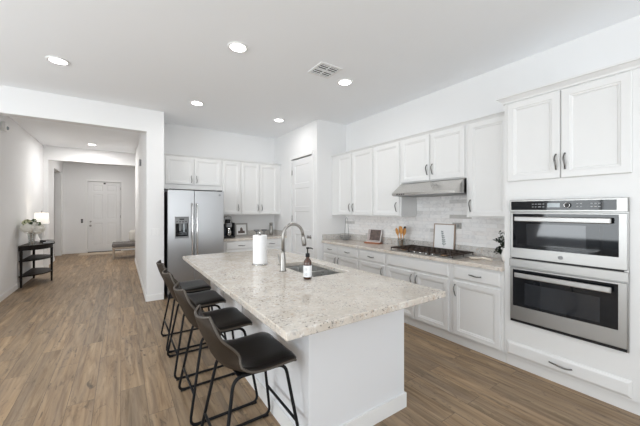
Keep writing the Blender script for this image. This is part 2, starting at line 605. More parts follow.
# living room walls behind the camera with big windows
def wall_windows(name, a0, a1, openings, z0, z1, build):
    w = MB()
    cur = a0
    for o0, o1 in openings:
        build(w, cur, o0, 0, CEIL)
        build(w, o0, o1, 0, z0)
        build(w, o0, o1, z1, CEIL)
        cur = o1
    build(w, cur, a1, 0, CEIL)
    return struct(name, w, M['wall'])
wall_windows('wall_rear', XL, XR, [(-3.8, -1.4), (-0.5, 2.9)], 0.2, 2.7, lambda w, a, b, z0, z1: w.box(a, b, YREAR - .15, YREAR, z0, z1))
wall_windows('wall_left', YREAR - .15, YE + .15, [(-0.2, 3.4)], 0.45, 2.65, lambda w, a, b, z0, z1: w.box(XL - .15, XL, a, b, z0, z1))
def window(name, a0, a1, z0, z1, nmull, along):
    f = MB()
    g = MB()
    t = 0.05
    def bx(m, p0, p1, q0, q1, d0, d1):
        if along == 'x': m.box(p0, p1, YREAR - d1, YREAR - d0, q0, q1)
        else: m.box(XL - d1, XL - d0, p0, p1, q0, q1)
    bx(f, a0, a1, z0, z0 + t, .05, .11)
    bx(f, a0, a1, z1 - t, z1, .05, .11)
    for i in range(nmull + 1):
        p = a0 + (a1 - a0 - t) * i / nmull
        bx(f, p, p + t, z0 + t, z1 - t, .05, .11)
    fr = struct(name, f, M['trim'])
    bx(g, a0 + t, a1 - t, z0 + t, z1 - t, .078, .082)
    g.build('pane', M['pane'], fr)
window('window_1', -3.8, -1.4, 0.2, 2.7, 2, 'x')
window('window_2', -0.5, 2.9, 0.2, 2.7, 3, 'x')
window('window_3', -0.2, 3.4, 0.45, 2.65, 3, 'y')

# baseboards
def base(name, x0, x1, y0, y1, h=0.10):
    struct(name, MB().box(x0, x1, y0, y1, 0, h, 0.004), M['trim'])
T = 0.014
base('baseboard_hall_left', XH0, XH0 + T, YE + .151, YH2)
base('baseboard_hall_right', XH1 - T, XH1, YE, YH2)
base('baseboard_entry', XH1, XK0 - .002, YE - T, YE)
base('baseboard_header', XH0 + T, -1.49, YH2 - T, YH2)
base('baseboard_foyer_left', XH0, XH0 + T, YH2 + .12, FO0)
base('baseboard_foyer_back', XH0 + T, DX0 - .075, YF - T, YF)
base('baseboard_foyer_corner', DX1 + .075, .78, YF - T, YF)
base('baseboard_right', XR - T, XR, YREAR, 0.38)
base('baseboard_pantry', XP - T, XP, YP, PD0 - .075)
base('baseboard_rear_left', XL, XL + T, YREAR, YE)

# marble tile on the right wall behind the counter
w = MB()
w.prism([(1.375, 1.017), (YP - .001, 1.017), (YP - .001, 1.372), (2.71, 1.372), (2.71, 1.70), (1.80, 1.70), (1.80, 1.372), (1.375, 1.372)], XR - .009, XR, axis='x')
struct('trim_1', w, M['tile'])

# ------------------------------------------------------------------ doors of the house
def panel_rings(x0, x1, z0, z1, y, rail, depth=0.007, raised=False):
    """recess inside a slab face at y looking to -y: returned as a ring list starting at the slab face"""
    r = [(x0, x1, z0, z1, y), (x0 + .008, x1 - .008, z0 + .008, z1 - .008, y + depth), (x0 + .02, x1 - .02, z0 + .02, z1 - .02, y + depth)]
    if raised:
        r += [(x0 + .05, x1 - .05, z0 + .05, z1 - .05, y + .002)]
    return r

def slab_with_panels(W, H, th, panels, raised):
    """door slab from x 0..W, z 0..H, front face at y=0 with recessed panels [(x0,x1,z0,z1)] laid out on a grid"""
    m = MB()
    bm = m.bm
    xs = sorted({0, W, *[p[0] for p in panels], *[p[1] for p in panels]})
    zs = sorted({0, H, *[p[2] for p in panels], *[p[3] for p in panels]})
    V = {(i, j): bm.verts.new((x, 0, z)) for i, x in enumerate(xs) for j, z in enumerate(zs)}
    def inside(cx, cz):
        return any(p[0] < cx < p[1] and p[2] < cz < p[3] for p in panels)
    for i in range(len(xs) - 1):
        for j in range(len(zs) - 1):
            if not inside((xs[i] + xs[i + 1]) / 2, (zs[j] + zs[j + 1]) / 2):
                bm.faces.new((V[i, j], V[i + 1, j], V[i + 1, j + 1], V[i, j + 1]))
    for p in panels:
        m.rings(panel_rings(*p, 0, 0, 0.008, raised), back=False)
    # sides and back
    c = [bm.verts.new(q) for q in ((0, 0, 0), (W, 0, 0), (W, 0, H), (0, 0, H), (0, th, 0), (W, th, 0), (W, th, H), (0, th, H))]
    for a, b in ((0, 1), (1, 2), (2, 3), (3, 0)):
        bm.faces.new((c[a], c[b], c[b + 4], c[a + 4]))
    bm.faces.new((c[4], c[5], c[6], c[7]))
    bmesh.ops.remove_doubles(bm, verts=bm.verts, dist=1e-5)
    return m

# front door (six tall panels)
W = DX1 - DX0
d = slab_with_panels(W, DH - .02, .045, [(.12, .40, .22, .98), (W - .40, W - .12, .22, .98), (.12, .40, 1.12, 1.98), (W - .40, W - .12, 1.12, 1.98), (.12, .40, 2.08, 2.30), (W - .40, W - .12, 2.08, 2.30)], True)
door = struct('door_1', d, M['door'])
door.location = (DX0, YF + .03, .02)
h = MB()
h.lathe([(.03, 0), (.03, .008), (.012, .012), (.011, .04), (.028, .05), (.032, .065), (.024, .078), (.005, .08)], .065, 0, 16, 'y')
for v in h.bm.verts: v.co = Vector((v.co.x, -v.co.y, v.co.z + .90))
h.build('door_knob', M['nickel'], door)
h = MB()
h.lathe([(.03, 0), (.03, .012), (.022, .018), (.02, .03)], .065, 0, 16, 'y')
for v in h.bm.verts: v.co = Vector((v.co.x, -v.co.y, v.co.z + 1.04))
h.build('deadbolt', M['nickel'], door)
MB().box(W / 2 - .03, W / 2 + .03, -.02, 0, DH - .09, DH - .04, .004).build('door_sensor', M['darkgrey'], door)
for z in (.25, 1.2, 2.2):
    MB().box(W - .004, W + .008, -.012, .002, z - .05, z + .05).build('hinge', M['nickel'], door)
struct('threshold', MB().box(DX0 - .01, DX1 + .01, YF - .03, YF + .12, 0, .018), M['black'])
def casing(name, pts, t):
    struct(name, t, M['trim'])
c = MB()
c.box(DX0 - .075, DX0 - .012, YF - .014, YF, 0, DH + .075, .003)
c.box(DX1 + .012, DX1 + .075, YF - .014, YF, 0, DH + .075, .003)
c.box(DX0 - .012, DX1 + .012, YF - .014, YF, DH + .012, DH + .075, .003)
struct('trim_2', c, M['trim'])
c = MB()
c.box(DX0 - .0115, DX0 + .02, YF + .078, YF + .14, 0.019, DH + .0115)
c.box(DX1 - .02, DX1 + .0115, YF + .078, YF + .14, 0.019, DH + .0115)
c.box(DX0 + .02, DX1 - .02, YF + .078, YF + .14, DH - .03, DH + .0115)
struct('trim_4', c, M['trim'])
# pantry door: five flat panels, faces -x
W = PD1 - PD0
ph = (PDH - .02 - .16 - .12 - 4 * .095) / 5
pans = []
z = .16
for i in range(5):
    pans.append((.115, W - .115, z, z + ph))
    z += ph + .095
door = struct('door_2', slab_with_panels(W, PDH - .02, .04, pans, False), M['door'])
door.location = (XP + .015, PD1, .012)
door.rotation_euler = (0, 0, R(-90))
h = MB()
h.lathe([(.032, 0), (.032, .006), (.012, .012), (.011, .035), (.027, .045), (.031, .058), (.024, .07), (.005, .073)], 0, 0, 18, 'y')
for v in h.bm.verts: v.co = Vector((v.co.x + W - .07, -v.co.y, v.co.z + .95))
h.build('door_knob', M['nickel'], door)
for z in (.30, 1.28, 2.19):
    MB().lathe([(.008, z - .05), (.008, z + .05)], .0, -.004, 10).build('hinge', M['nickel'], door)
c = MB()
c.box(XP - .012, XP, PD0 - .07, PD0 - .012, 0, PDH + .07, .003)
c.box(XP - .012, XP, PD1 + .012, PD1 + .07, 0, PDH + .07, .003)
c.box(XP - .012, XP, PD0 - .012, PD1 + .012, PDH + .012, PDH + .07, .003)
struct('trim_3', c, M['trim'])

# ------------------------------------------------------------------ cabinets
def pull(parent, u, z, vertical, L=0.125, y=-0.02):
    """bow handle with two feet standing proud of the face at y"""
    n = 14
    pts, rr = [], []
    for i in range(n + 1):
        t = i / n
        s = (t - .5) * L
        out = 0.004 + 0.026 * math.sin(PI * t) ** 0.6
        wob = 0.004 * math.sin(2 * PI * t)
        pts.append((u + wob, y - out, z + s) if vertical else (u + s, y - out, z + wob))
        rr.append(0.0045 + 0.0025 * math.sin(PI * t) + (0.002 if i in (0, n) else 0))
    m = MB().tube(pts, rr, 8)
    return m.build('handle', M['pull'], parent)

def door_panel(root, u0, u1, z0, z1, hd=None, rail=.062, name='door', mat=None):
    th = .02
    m = MB()
    m.rings([(u0, u1, z0, z1, -.001), (u0, u1, z0, z1, -th + .005), (u0 + .005, u1 - .005, z0 + .005, z1 - .005, -th),
             (u0 + rail - .014, u1 - rail + .014, z0 + rail - .014, z1 - rail + .014, -th),
             (u0 + rail - .010, u1 - rail + .010, z0 + rail - .010, z1 - rail + .010, -th + .005),
             (u0 + rail, u1 - rail, z0 + rail, z1 - rail, -th + .006),
             (u0 + rail + .008, u1 - rail - .008, z0 + rail + .008, z1 - rail - .008, -th + .013)])
    d = m.build(name, mat or M['cab'], root)
    if hd: pull(d, hd[0], hd[1], True)
    return d

def drawer_front(root, u0, u1, z0, z1, hd=True, L=.125, edge=.014, name='drawer'):
    th = .02
    m = MB()
    m.rings([(u0, u1, z0, z1, -.001), (u0, u1, z0, z1, -th + .011), (u0 + .004, u1 - .004, z0 + .004, z1 - .004, -th + .008),
             (u0 + edge, u1 - edge, z0 + edge, z1 - edge, -th + .001), (u0 + edge + .003, u1 - edge - .003, z0 + edge + .003, z1 - edge - .003, -th)])
    d = m.build(name, M['cab'], root)
    if hd: pull(d, (u0 + u1) / 2, (z0 + z1) / 2, False, L)
    return d

def crown(root, u0, u1, z, h, out, depth, ends=(False, False)):
    """crown strip along the top edge, profile swept; local -y is outwards"""
    prof = [(0, 0), (-out * .25, 0), (-out * .35, h * .25), (-out * .8, h * .7), (-out, h * .75), (-out, h), (0.02, h), (0.02, 0)]
    a = u0 - (out if ends[0] else 0)
    b = u1 + (out if ends[1] else 0)
    m = MB()
    bm = m.bm
    def ring(u, side):
        vs = []
        for (py, pz) in prof:
            uu = u
            if side < 0 and ends[0]: uu = u0 + min(py, 0)
            if side > 0 and ends[1]: uu = u1 - min(py, 0)
            vs.append(bm.verts.new((uu, py, z + pz)))
        return vs
    A, B = ring(a, -1), ring(b, 1)
    n = len(prof)
    for i in range(n):
        bm.faces.new((A[i], A[(i + 1) % n], B[(i + 1) % n], B[i]))
    bm.faces.new(list(reversed(A)))
    bm.faces.new(B)
    # return along the exposed end
    if ends[0]:
        A2 = [bm.verts.new((u0 + min(py, 0) if py < .01 else u0 + .02, py, z + pz)) for py, pz in prof]
        C = [bm.verts.new((u0 + (py if py < 0 else py), depth, z + pz)) for py, pz in prof]
        for i in range(n):
            bm.faces.new((A2[i], A2[(i + 1) % n], C[(i + 1) % n], C[i]))
        bm.faces.new(C)
    return m.build('crown', M['cab'], root)

def carcass(root, w, z0, z1, depth):
    return MB().box(.0005, w - .0005, 0, depth, z0, z1).build('body', M['cab'], root)

RW = R(-90)
# --- right wall uppers: face frame x = 3.19, doors stand 2 cm proud
UX, UD = 3.19, XR - .001 - 3.19
def right_upper(label, y0, y1, z0, z1, doors, group='wall cabinets over the long counter', crown_on=True):
    r = thing('wall_cabinet', label, 'cabinet', (UX, y0, 0), RW, group)
    carcass(r, y0 - y1, z0, z1, UD)
    for a, b, hd in doors:
        door_panel(r, y0 - a, y0 - b, z0 + .012, z1 - .012, (y0 - hd[0], hd[1]) if hd else None)
    if crown_on: crown(r, .0005, y0 - y1 - .0005, z1, .035, .03, UD)
    return r
UT = 2.405
right_upper('white two-door wall cabinet in the corner beside the pantry wall', YP - .002, 3.245, 1.36, UT,
            [(4.125, 3.755, (3.79, 1.495)), (3.73, 3.262, (3.70, 1.495))])
right_upper('white single-door wall cabinet just left of the range hood', 3.245, 2.715, 1.36, UT, [(3.235, 2.735, (2.785, 1.495))])
right_upper('white short two-door wall cabinet above the range hood', 2.715, 1.795, 1.81, UT,
            [(2.70, 2.262, (2.29, 1.955)), (2.245, 1.81, (2.215, 1.955))])
right_upper('white tall single-door wall cabinet between the range hood and oven tower', 1.795, 1.325, 1.372, UT, [(1.765, 1.365, (1.74, 1.50))])

# --- oven tower
TX = 3.0
TD = XR - .001 - TX
TY0, TY1 = 1.32, .39
t = thing('oven_tower_cabinet', 'tall white cabinet built around the double wall oven', 'cabinet', (TX, TY0, 0), RW)
wT = TY0 - TY1
oL, oR = TY0 - 1.262, TY0 - .50     # opening in local u
m = MB()
m.box(0, oL, 0, TD, .10, 2.445)
m.box(oR, wT, 0, TD, .10, 2.445)
m.box(oL, oR, 0, TD, 1.545, 2.445)
m.box(oL, oR, 0, TD, .10, .432)
m.build('body', M['cab'], t)
MB().box(0.0005, wT, .03, TD, 0, .0995).build('toe_kick', M['cab'], t)
door_panel(t, TY0 - 1.29, TY0 - .893, 1.715, 2.435, (TY0 - .918, 1.85), .068)
door_panel(t, TY0 - .885, TY0 - .482, 1.715, 2.435, (TY0 - .858, 1.85), .068)
drawer_front(t, TY0 - 1.295, TY0 - .482, .115, .24, True, .15, .018)
crown(t, 0, wT, 2.445, .062, .052, TD, (True, False))

# --- right wall base cabinets: face x = 3.0
BX = 3.0
BD = XR - .001 - BX
def right_base(label, y0, y1, doors, drawers, group='base cabinets under the long counter', false_front=None):
    r = thing('base_cabinet', label, 'cabinet', (BX, y0, 0), RW, group)
    w_ = y0 - y1
    carcass(r, w_, .10, .872, BD)
    MB().box(.0005, w_ - .0005, .03, BD, 0, .0995).build('toe_kick', M['cab'], r)
    for a, b in drawers: drawer_front(r, y0 - a, y0 - b, .712, .85)
    if false_front: drawer_front(r, y0 - false_front[0], y0 - false_front[1], .712, .85, False, name='false_front')
    for a, b, hu in doors: door_panel(r, y0 - a, y0 - b, .117, .69, (y0 - hu, .595))
    return r
right_base('white drawer-over-door base cabinet in the corner against the pantry wall', YP - .002, 3.885, [(4.295, 3.895, 3.93)], [(4.295, 3.895)])
right_base('white drawer-over-door base cabinet second from the pantry wall', 3.885, 3.365, [(3.872, 3.38, 3.84)], [(3.872, 3.38)])
right_base('white drawer-over-door base cabinet just left of the cooktop cabinet', 3.365, 2.815, [(3.35, 2.835, 2.87)], [(3.35, 2.835)])
right_base('white two-door base cabinet with a plain false drawer front below the cooktop', 2.815, 1.862, [(2.79, 2.342, 2.375), (2.328, 1.885, 2.295)], [], false_front=(2.79, 1.885))
right_base('white drawer-over-door base cabinet next to the oven tower', 1.862, 1.322, [(1.828, 1.35, 1.80)], [(1.828, 1.35)])

# --- long counter along the right wall, with the granite upstand as a part
cn = thing('long_countertop', 'long granite countertop along the right wall under the wall cabinets', 'countertop', (3.2, 2.8, .874))
o3 = (3.2, 2.8, .874)
bevel_mod(MB().box(2.955, XR - .001, 1.3215, YP - .001, .874, .914).build('slab', M['granite2'], cn, o3), .005)
m = MB()
m.box(XR - .022, XR - .001, 1.3215, YP - .001, .9145, 1.016)
m.box(2.97, XR - .023, YP - .021, YP - .001, .9145, 1.016)
m.build('upstand', M['granite3'], cn, o3)

# --- back wall uppers: faces -y, doors at y = 5.72
BY = 5.74
BYD = YB - .001 - BY
def back_upper(name, label, x0, x1, z0, z1, doors, hz, group='wall cabinets on the back wall'):
    r = thing(name, label, 'cabinet', (x0, BY, 0), 0, group)
    carcass(r, x1 - x0, z0, z1, BYD)
    for a, b, hx in doors:
        door_panel(r, a - x0, b - x0, z0 + (.085 if z0 > 1.6 else .012), z1 - .012, (hx - x0, hz))
    crown(r, .0005, x1 - x0 - .0005, z1, .035, .03, BYD)
    return r
back_upper('wall_cabinet', 'white short two-door cabinet over the refrigerator', .592, 1.60, 1.825, UT, [(.64, 1.098, 1.06), (1.113, 1.585, 1.15)], 2.01)
back_upper('wall_cabinet', 'white narrow single-door wall cabinet right of the refrigerator', 1.60, 1.975, 1.36, UT, [(1.62, 1.962, 1.925)], 1.50)
back_upper('wall_cabinet', 'white double-door wall cabinet in the back corner by the pantry door', 1.975, XP - .003, 1.36, UT, [(1.992, 2.372, 2.335), (2.385, 2.77, 2.42)], 1.50)
# --- back base cabinets
def back_base(label, x0, x1, parts):
    r = thing('base_cabinet', label, 'cabinet', (x0, 5.47, 0), 0, 'base cabinets on the back wall')
    carcass(r, x1 - x0, .10, .872, YB - .001 - 5.47)
    MB().box(.0005, x1 - x0 - .0005, .03, .58, 0, .0995).build('toe_kick', M['cab'], r)
    for a, b, hu in parts:
        drawer_front(r, a - x0, b - x0, .712, .85)
        door_panel(r, a - x0, b - x0, .117, .69, (hu - x0, .595))
    return r
back_base('white base cabinet on the back wall nearest the refrigerator', 1.56, 2.22, [(1.61, 2.19, 2.14)])
back_base('white base cabinet on the back wall in the pantry corner', 2.22, XP - .003, [(2.25, 2.80, 2.30)])
cn = thing('back_countertop', 'short grey granite countertop on the back wall beside the refrigerator', 'countertop', (2.2, 5.7, .874))
o3 = (2.2, 5.7, .874)
bevel_mod(MB().box(1.56, XP - .001, 5.44, YB - .001, .874, .914).build('slab', M['granite2'], cn, o3), .005)
m = MB()
m.box(1.56, XP - .001, YB - .021, YB - .001, .9145, 1.016)
m.box(XP - .021, XP - .001, 5.45, YB - .022, .9145, 1.016)
m.build('upstand', M['granite3'], cn, o3)

# ------------------------------------------------------------------ refrigerator
fx0, fx1, fs = .628, 1.522, 1.028
fy = 5.30
r = thing('refrigerator', 'stainless side-by-side refrigerator with an ice and water dispenser', 'refrigerator', (1.07, 5.7, 0))
o3 = (1.07, 5.7, 0)
MB().box(fx0 + .004, fx1 - .004, fy + .075, YB - .05, .02, 1.765, .006).build('body', M['darkgrey'], r, o3)
MB().box(fx0 + .01, fx1 - .01, fy + .03, fy + .074, .012, .085).build('grille', M['darkgrey'], r, o3)
for q in (fy + .10, YB - .1): MB().box(fx0 + .05, fx1 - .05, q, q + .03, 0, .0195).build('foot_rail', M['black'], r, o3)
# freezer door with a recess for the dispenser
dx0, dx1, dz0, dz1 = .730, .944, .985, 1.345
m = MB()
bm = m.bm
xs = [fx0, dx0, dx1, fs - .004]
zs = [.09, dz0, dz1, 1.78]
V = {(i, j): bm.verts.new((xs[i], fy, zs[j])) for i in range(4) for j in range(4)}
for i in range(3):
    for j in range(3):
        if (i, j) != (1, 1): bm.faces.new((V[i, j], V[i + 1, j], V[i + 1, j + 1], V[i, j + 1]))
c = [bm.verts.new((x, fy + .06, z)) for x, z in ((dx0, dz0), (dx1, dz0), (dx1, dz1), (dx0, dz1))]
vv = [V[1, 1], V[2, 1], V[2, 2], V[1, 2]]
for i in range(4): bm.faces.new((vv[i], vv[(i + 1) % 4], c[(i + 1) % 4], c[i]))
bm.faces.new(c)
e = [bm.verts.new(q) for q in ((xs[0], fy + .07, zs[0]), (xs[3], fy + .07, zs[0]), (xs[3], fy + .07, zs[3]), (xs[0], fy + .07, zs[3]))]
loop = [[V[i, 0] for i in range(4)], [V[3, j] for j in range(4)], [V[i, 3] for i in (3, 2, 1, 0)], [V[0, j] for j in (3, 2, 1, 0)]]
for k, l in enumerate(loop): bm.faces.new(l + [e[(k + 1) % 4], e[k]])
bm.faces.new(e)
fd = m.build('freezer_door', M['steelv'], r, o3)
MB().box(fx0, fs - .004, fy + .0705, fy + .0745, .09, 1.78).build('gasket', M['darkgrey'], fd, o3)
m = MB()
for b_ in ((dx0, dx1, dz1 - .012, dz1), (dx0, dx1, dz0, dz0 + .012), (dx0, dx0 + .012, dz0 + .012, dz1 - .012), (dx1 - .012, dx1, dz0 + .012, dz1 - .012)):
    m.box(b_[0], b_[1], fy - .005, fy + .059, b_[2], b_[3])
m.build('dispenser_frame', M['midgrey'], fd, o3)
MB().box(dx0 + .012, dx1 - .012, fy + .05, fy + .0595, dz0 + .012, dz1 - .012).build('dispenser_well', M['blackglass'], fd, o3)
MB().box(dx0 + .012, dx1 - .012, fy - .004, fy + .045, dz1 - .115, dz1 - .0125, .003).build('dispenser_panel', M['midgrey'], fd, o3)
m = MB().box(.80, .87, fy - .0055, fy - .0045, dz1 - .055, dz1 - .035)
for k in range(4): m.box(.752 + k * .045, .775 + k * .045, fy - .0055, fy - .0045, dz1 - .092, dz1 - .08)
m.build('control_marks', M['black'], fd, o3)
MB().box(.80, .825, fy + .02, fy + .045, dz0 + .12, dz1 - .116, .004).build('water_lever', M['midgrey'], fd, o3)
MB().box(.86, .885, fy + .02, fy + .045, dz0 + .10, dz1 - .116, .004).build('ice_lever', M['display'], fd, o3)
MB().box(dx0 + .014, dx1 - .014, fy - .012, fy + .048, dz0 + .0125, dz0 + .03, .003).build('drip_tray', M['midgrey'], fd, o3)
rd = MB().box(fs + .004, fx1, fy, fy + .07, .09, 1.78, .006, 2).build('fridge_door', M['steelv'], r, o3)
MB().box(fs + .004, fx1, fy + .0705, fy + .0745, .09, 1.78).build('gasket', M['darkgrey'], rd, o3)
for d_, x in ((fd, fs - .038), (rd, fs + .038)):
    pts = [(x, fy - .001, 1.56), (x, fy - .04, 1.55), (x, fy - .055, 1.50), (x, fy - .06, 1.1), (x, fy - .055, .62), (x, fy - .04, .57), (x, fy - .001, .56)]
    MB().tube(pts, .012, 10).build('handle', M['steeld'], d_, o3)
m = MB().lathe([(.020, 0), (.020, .003), (.017, .004)], 0, 0, 20, 'y')
for v in m.bm.verts: v.co = Vector((v.co.x + 1.45, fy - v.co.y, v.co.z + 1.715))
b1 = m.build('emblem', M['midgrey'], rd, o3)
for x in (fx0 + .05, fx1 - .07):
    MB().box(x - .025, x + .045, fy + .02, fy + .10, 1.7805, 1.80, .004).build('hinge_cover', M['darkgrey'], r, o3)

# ------------------------------------------------------------------ range hood
hy0, hy1 = 2.70, 1.81
r = thing('range_hood', 'slanted stainless steel range hood under the short cabinet', 'range hood', (3.3, 2.25, 1.62))
o3 = (3.3, 2.25, 1.62)
m = MB()
m.prism([(2.985, 1.640), (2.985, 1.672), (3.165, 1.803), (XR - .011, 1.806), (XR - .011, 1.640)], hy1, hy0, 'y')
m.build('canopy', M['hoodsteel'], r, o3)
MB().box(2.99, XR - .02, hy1 + .02, hy0 - .02, 1.634, 1.6395).build('filter', M['midgrey'], r, o3)
m = MB()
for k in range(4): m.box(2.9825, 2.9845, 2.60 - k * .035, 2.62 - k * .035, 1.65, 1.66)
m.build('button', M['black'], r, o3)

# ------------------------------------------------------------------ wall oven with microwave
ox = 2.972
r = thing('double_wall_oven', 'stainless microwave and wall oven combination built into the tall cabinet', 'oven', (3.2, .88, .43))
o3 = (3.2, .88, .43)
y0, y1 = 1.2595, .5025
MB().box(3.0005, 3.45, y1 + .002, y0 - .002, .436, 1.542).build('body', M['darkgrey'], r, o3)
MB().box(2.985, 2.9995, .497, 1.265, .434, 1.5435).build('frame', M['steel'], r, o3)
# control panel
cp = MB().box(ox - .012, 2.9845, .499, 1.262, 1.438, 1.541, .003).build('control_panel', M['steel'], r, o3)
MB().box(ox - .0145, ox - .0125, .555, 1.245, 1.452, 1.528).build('glass_strip', M['blackglass'], cp, o3)
MB().box(ox - .0155, ox - .0148, .885, .970, 1.474, 1.508).build('display', M['display'], cp, o3)
m = MB().lathe([(.021, 0), (.021, .012), (.019, .018)], 0, 0, 24, 'x')
for v in m.bm.verts: v.co = Vector((ox - .0148 - v.co.x, v.co.y + .835, v.co.z + 1.490))
m.build('knob', M['darkgrey'], cp, o3)
m = MB()
m.tube([(ox - .0335, .835 + .0175 * math.cos(2 * PI * q / 24), 1.490 + .0175 * math.sin(2 * PI * q / 24)) for q in range(24)], .0022, 6, closed=True)
m.build('knob_ring', M['steeld'], cp, o3)
m = MB()
for (yy, n) in ((1.075, 3), (1.02, 2), (.775, 2), (.69, 3)):
    m = MB()
    for i in range(n):
        for zz in (1.478, 1.502):
            m.box(ox - .0155, ox - .0148, yy - i * .022 - .006, yy - i * .022 + .006, zz - .0025, zz + .0025)
    m.build('control_marks', M['lightmark'], cp, o3)
# microwave drop door
md = MB().box(ox - .004, 2.9845, .502, 1.260, 1.020, 1.430, .004).build('microwave_door', M['steel'], r, o3)
MB().box(ox - .0065, ox - .0042, .545, 1.235, 1.110, 1.418).build('door_glass', M['blackglass'], md, o3)
MB().box(ox - .0075, ox - .0066, .725, 1.125, 1.145, 1.330).build('window_screen', M['screenglass'], md, o3)
def bar_handle(z, par, w=.022):
    m = MB().box(ox - .060, ox - .042, .575, 1.205, z - w, z + w, .007, 2)
    m.box(ox - .043, ox - .0068, .582, .606, z - .012, z + .012)
    m.box(ox - .043, ox - .0068, 1.174, 1.198, z - .012, z + .012)
    m.build('handle', M['steel'], par, o3)
bar_handle(1.372, md)
m = MB().lathe([(.016, 0), (.016, .003), (.013, .004)], 0, 0, 20, 'x')
for v in m.bm.verts: v.co = Vector((ox - .0042 - v.co.x, v.co.y + .885, v.co.z + 1.062))
m.build('emblem', M['midgrey'], md, o3)
# trim between the two ovens
MB().box(ox - .006, 2.9845, .497, 1.265, .938, 1.008, .003).build('middle_trim', M['steel'], r, o3)
MB().box(ox + .004, 2.9848, .52, 1.245, 1.0085, 1.0195).build('vent_gap', M['black'], r, o3)
# lower oven door
od = MB().box(ox - .004, 2.9845, .502, 1.260, .460, .930, .004).build('oven_door', M['steel'], r, o3)
MB().box(ox - .0065, ox - .0042, .548, 1.235, .585, .915).build('door_glass', M['blackglass'], od, o3)
MB().box(ox - .0072, ox - .0066, .645, 1.140, .610, .800).build('window_screen', M['screenglass'], od, o3)
bar_handle(.872, od)
MB().box(ox + .004, 2.9848, .505, 1.258, .437, .459).build('bottom_vent', M['black'], r, o3)

# ------------------------------------------------------------------ gas cooktop
r = thing('gas_cooktop', 'black and steel gas cooktop with cast iron grates on the long counter', 'cooktop', (3.17, 2.28, .9145))
o3 = (3.17, 2.28, .9145)
cx0, cx1, cy0, cy1 = 2.972, 3.435, 1.828, 2.742
MB().box(cx0, cx1, cy0, cy1, .9145, .924, .004).build('base_plate', M['steel'], r, o3)
for gx in range(3):
    a = cy0 + .014 + gx * .297
    b = a + .290
    x0_, x1_ = (cx0 + .02, cx1 - .015)
    m = MB()
    t_ = .008
    zt0, zt1 = .948, .962
    m.box(x0_, x1_, a, a + t_, zt0, zt1); m.box(x0_, x1_, b - t_, b, zt0, zt1)
    m.box(x0_, x0_ + t_, a + t_, b - t_, zt0, zt1); m.box(x1_ - t_, x1_, a + t_, b - t_, zt0, zt1)
    for k in range(1, 4):
        yy = a + (b - a) * k / 4
        m.box(x0_ + t_, x1_ - t_, yy - t_ / 2, yy + t_ / 2, zt0, zt1)
    for k in range(1, 4):
        xx = x0_ + (x1_ - x0_) * k / 4
        m.box(xx - t_ / 2, xx + t_ / 2, a + t_, b - t_, zt0 - .001, zt1 + .0015)
    for xx in (x0_, (x0_ + x1_) / 2, x1_ - t_):
        for yy in (a, b - t_):
            m.box(xx, xx + t_, yy, yy + t_, .9245, zt0)
    m.build('grate', M['iron'], r, o3)
for (bx, by, br_) in ((3.10, 2.585, .038), (3.33, 2.585, .045), (3.215, 2.295, .055), (3.10, 2.005, .045), (3.33, 2.005, .038)):
    b_ = MB().lathe([(br_, .9242), (br_, .934), (br_ * .8, .9365)], bx, by, 20).build('burner', M['brass'], r, o3)
    MB().lathe([(br_ * .75, .9368), (br_ * .75, .943), (br_ * .6, .945)], bx, by, 20).build('burner_cap', M['iron'], b_, o3)
for k in range(5):
    yy = 2.105 + k * .085
    MB().lathe([(.017, .9242), (.016, .94), (.013, .946)], 3.012, yy, 16).build('knob', M['steeld'], r, o3)

# ------------------------------------------------------------------ island
ix0, ix1, iy0, iy1 = .60, 1.786, 1.145, 3.755        # top
bx0, bx1, by0, by1 = .905, 1.733, 1.45, 3.72         # body
r = thing('kitchen_island', 'white panelled kitchen island base below the granite top', 'kitchen island', (1.3, 2.6, 0))
o3 = (1.3, 2.6, 0)
m = MB()
m.box(bx0, bx0 + .02, by0 + .02, by1 - .02, 0, .872)
m.box(bx1 - .02, bx1, by0 + .02, by1 - .02, .10, .872)
m.box(bx0, bx1, by0, by0 + .02, 0, .872)
m.box(bx0, bx1, by1 - .02, by1, 0, .872)
m.build('body', M['isl'], r, o3)
m = MB()
m.prism([(bx0 - .013, by0 - .013), (bx1 + .013, by0 - .013), (bx1 + .013, by0 + .06), (bx1 + .0005, by0 + .06), (bx1 + .0005, by0 - .0005), (bx0 - .0005, by0 - .0005), (bx0 - .0005, by1), (bx0 - .013, by1)], 0, .105)
m.build('baseboard', M['trim'], r, o3)
for yy in (2.61, 3.2):
    MB().box(bx0 - .012, bx0 - .0005, yy - .045, yy + .045, .106, .872, .002).build('batten', M['isl'], r, o3)
# doors and drawers on the cook's side (hidden from the photo by the top, shown when stepping aside)
rr_ = bpy.data.objects
for k in range(4):
    a = by0 + .06 + k * .55
    m = MB()
    m.box(bx1 + .001, bx1 + .02, a, a + .53, .12, .70, .004)
    m.build('door', M['isl'], r, o3)
    m = MB()
    m.box(bx1 + .001, bx1 + .02, a, a + .53, .715, .855, .004)
    m.build('drawer', M['isl'], r, o3)
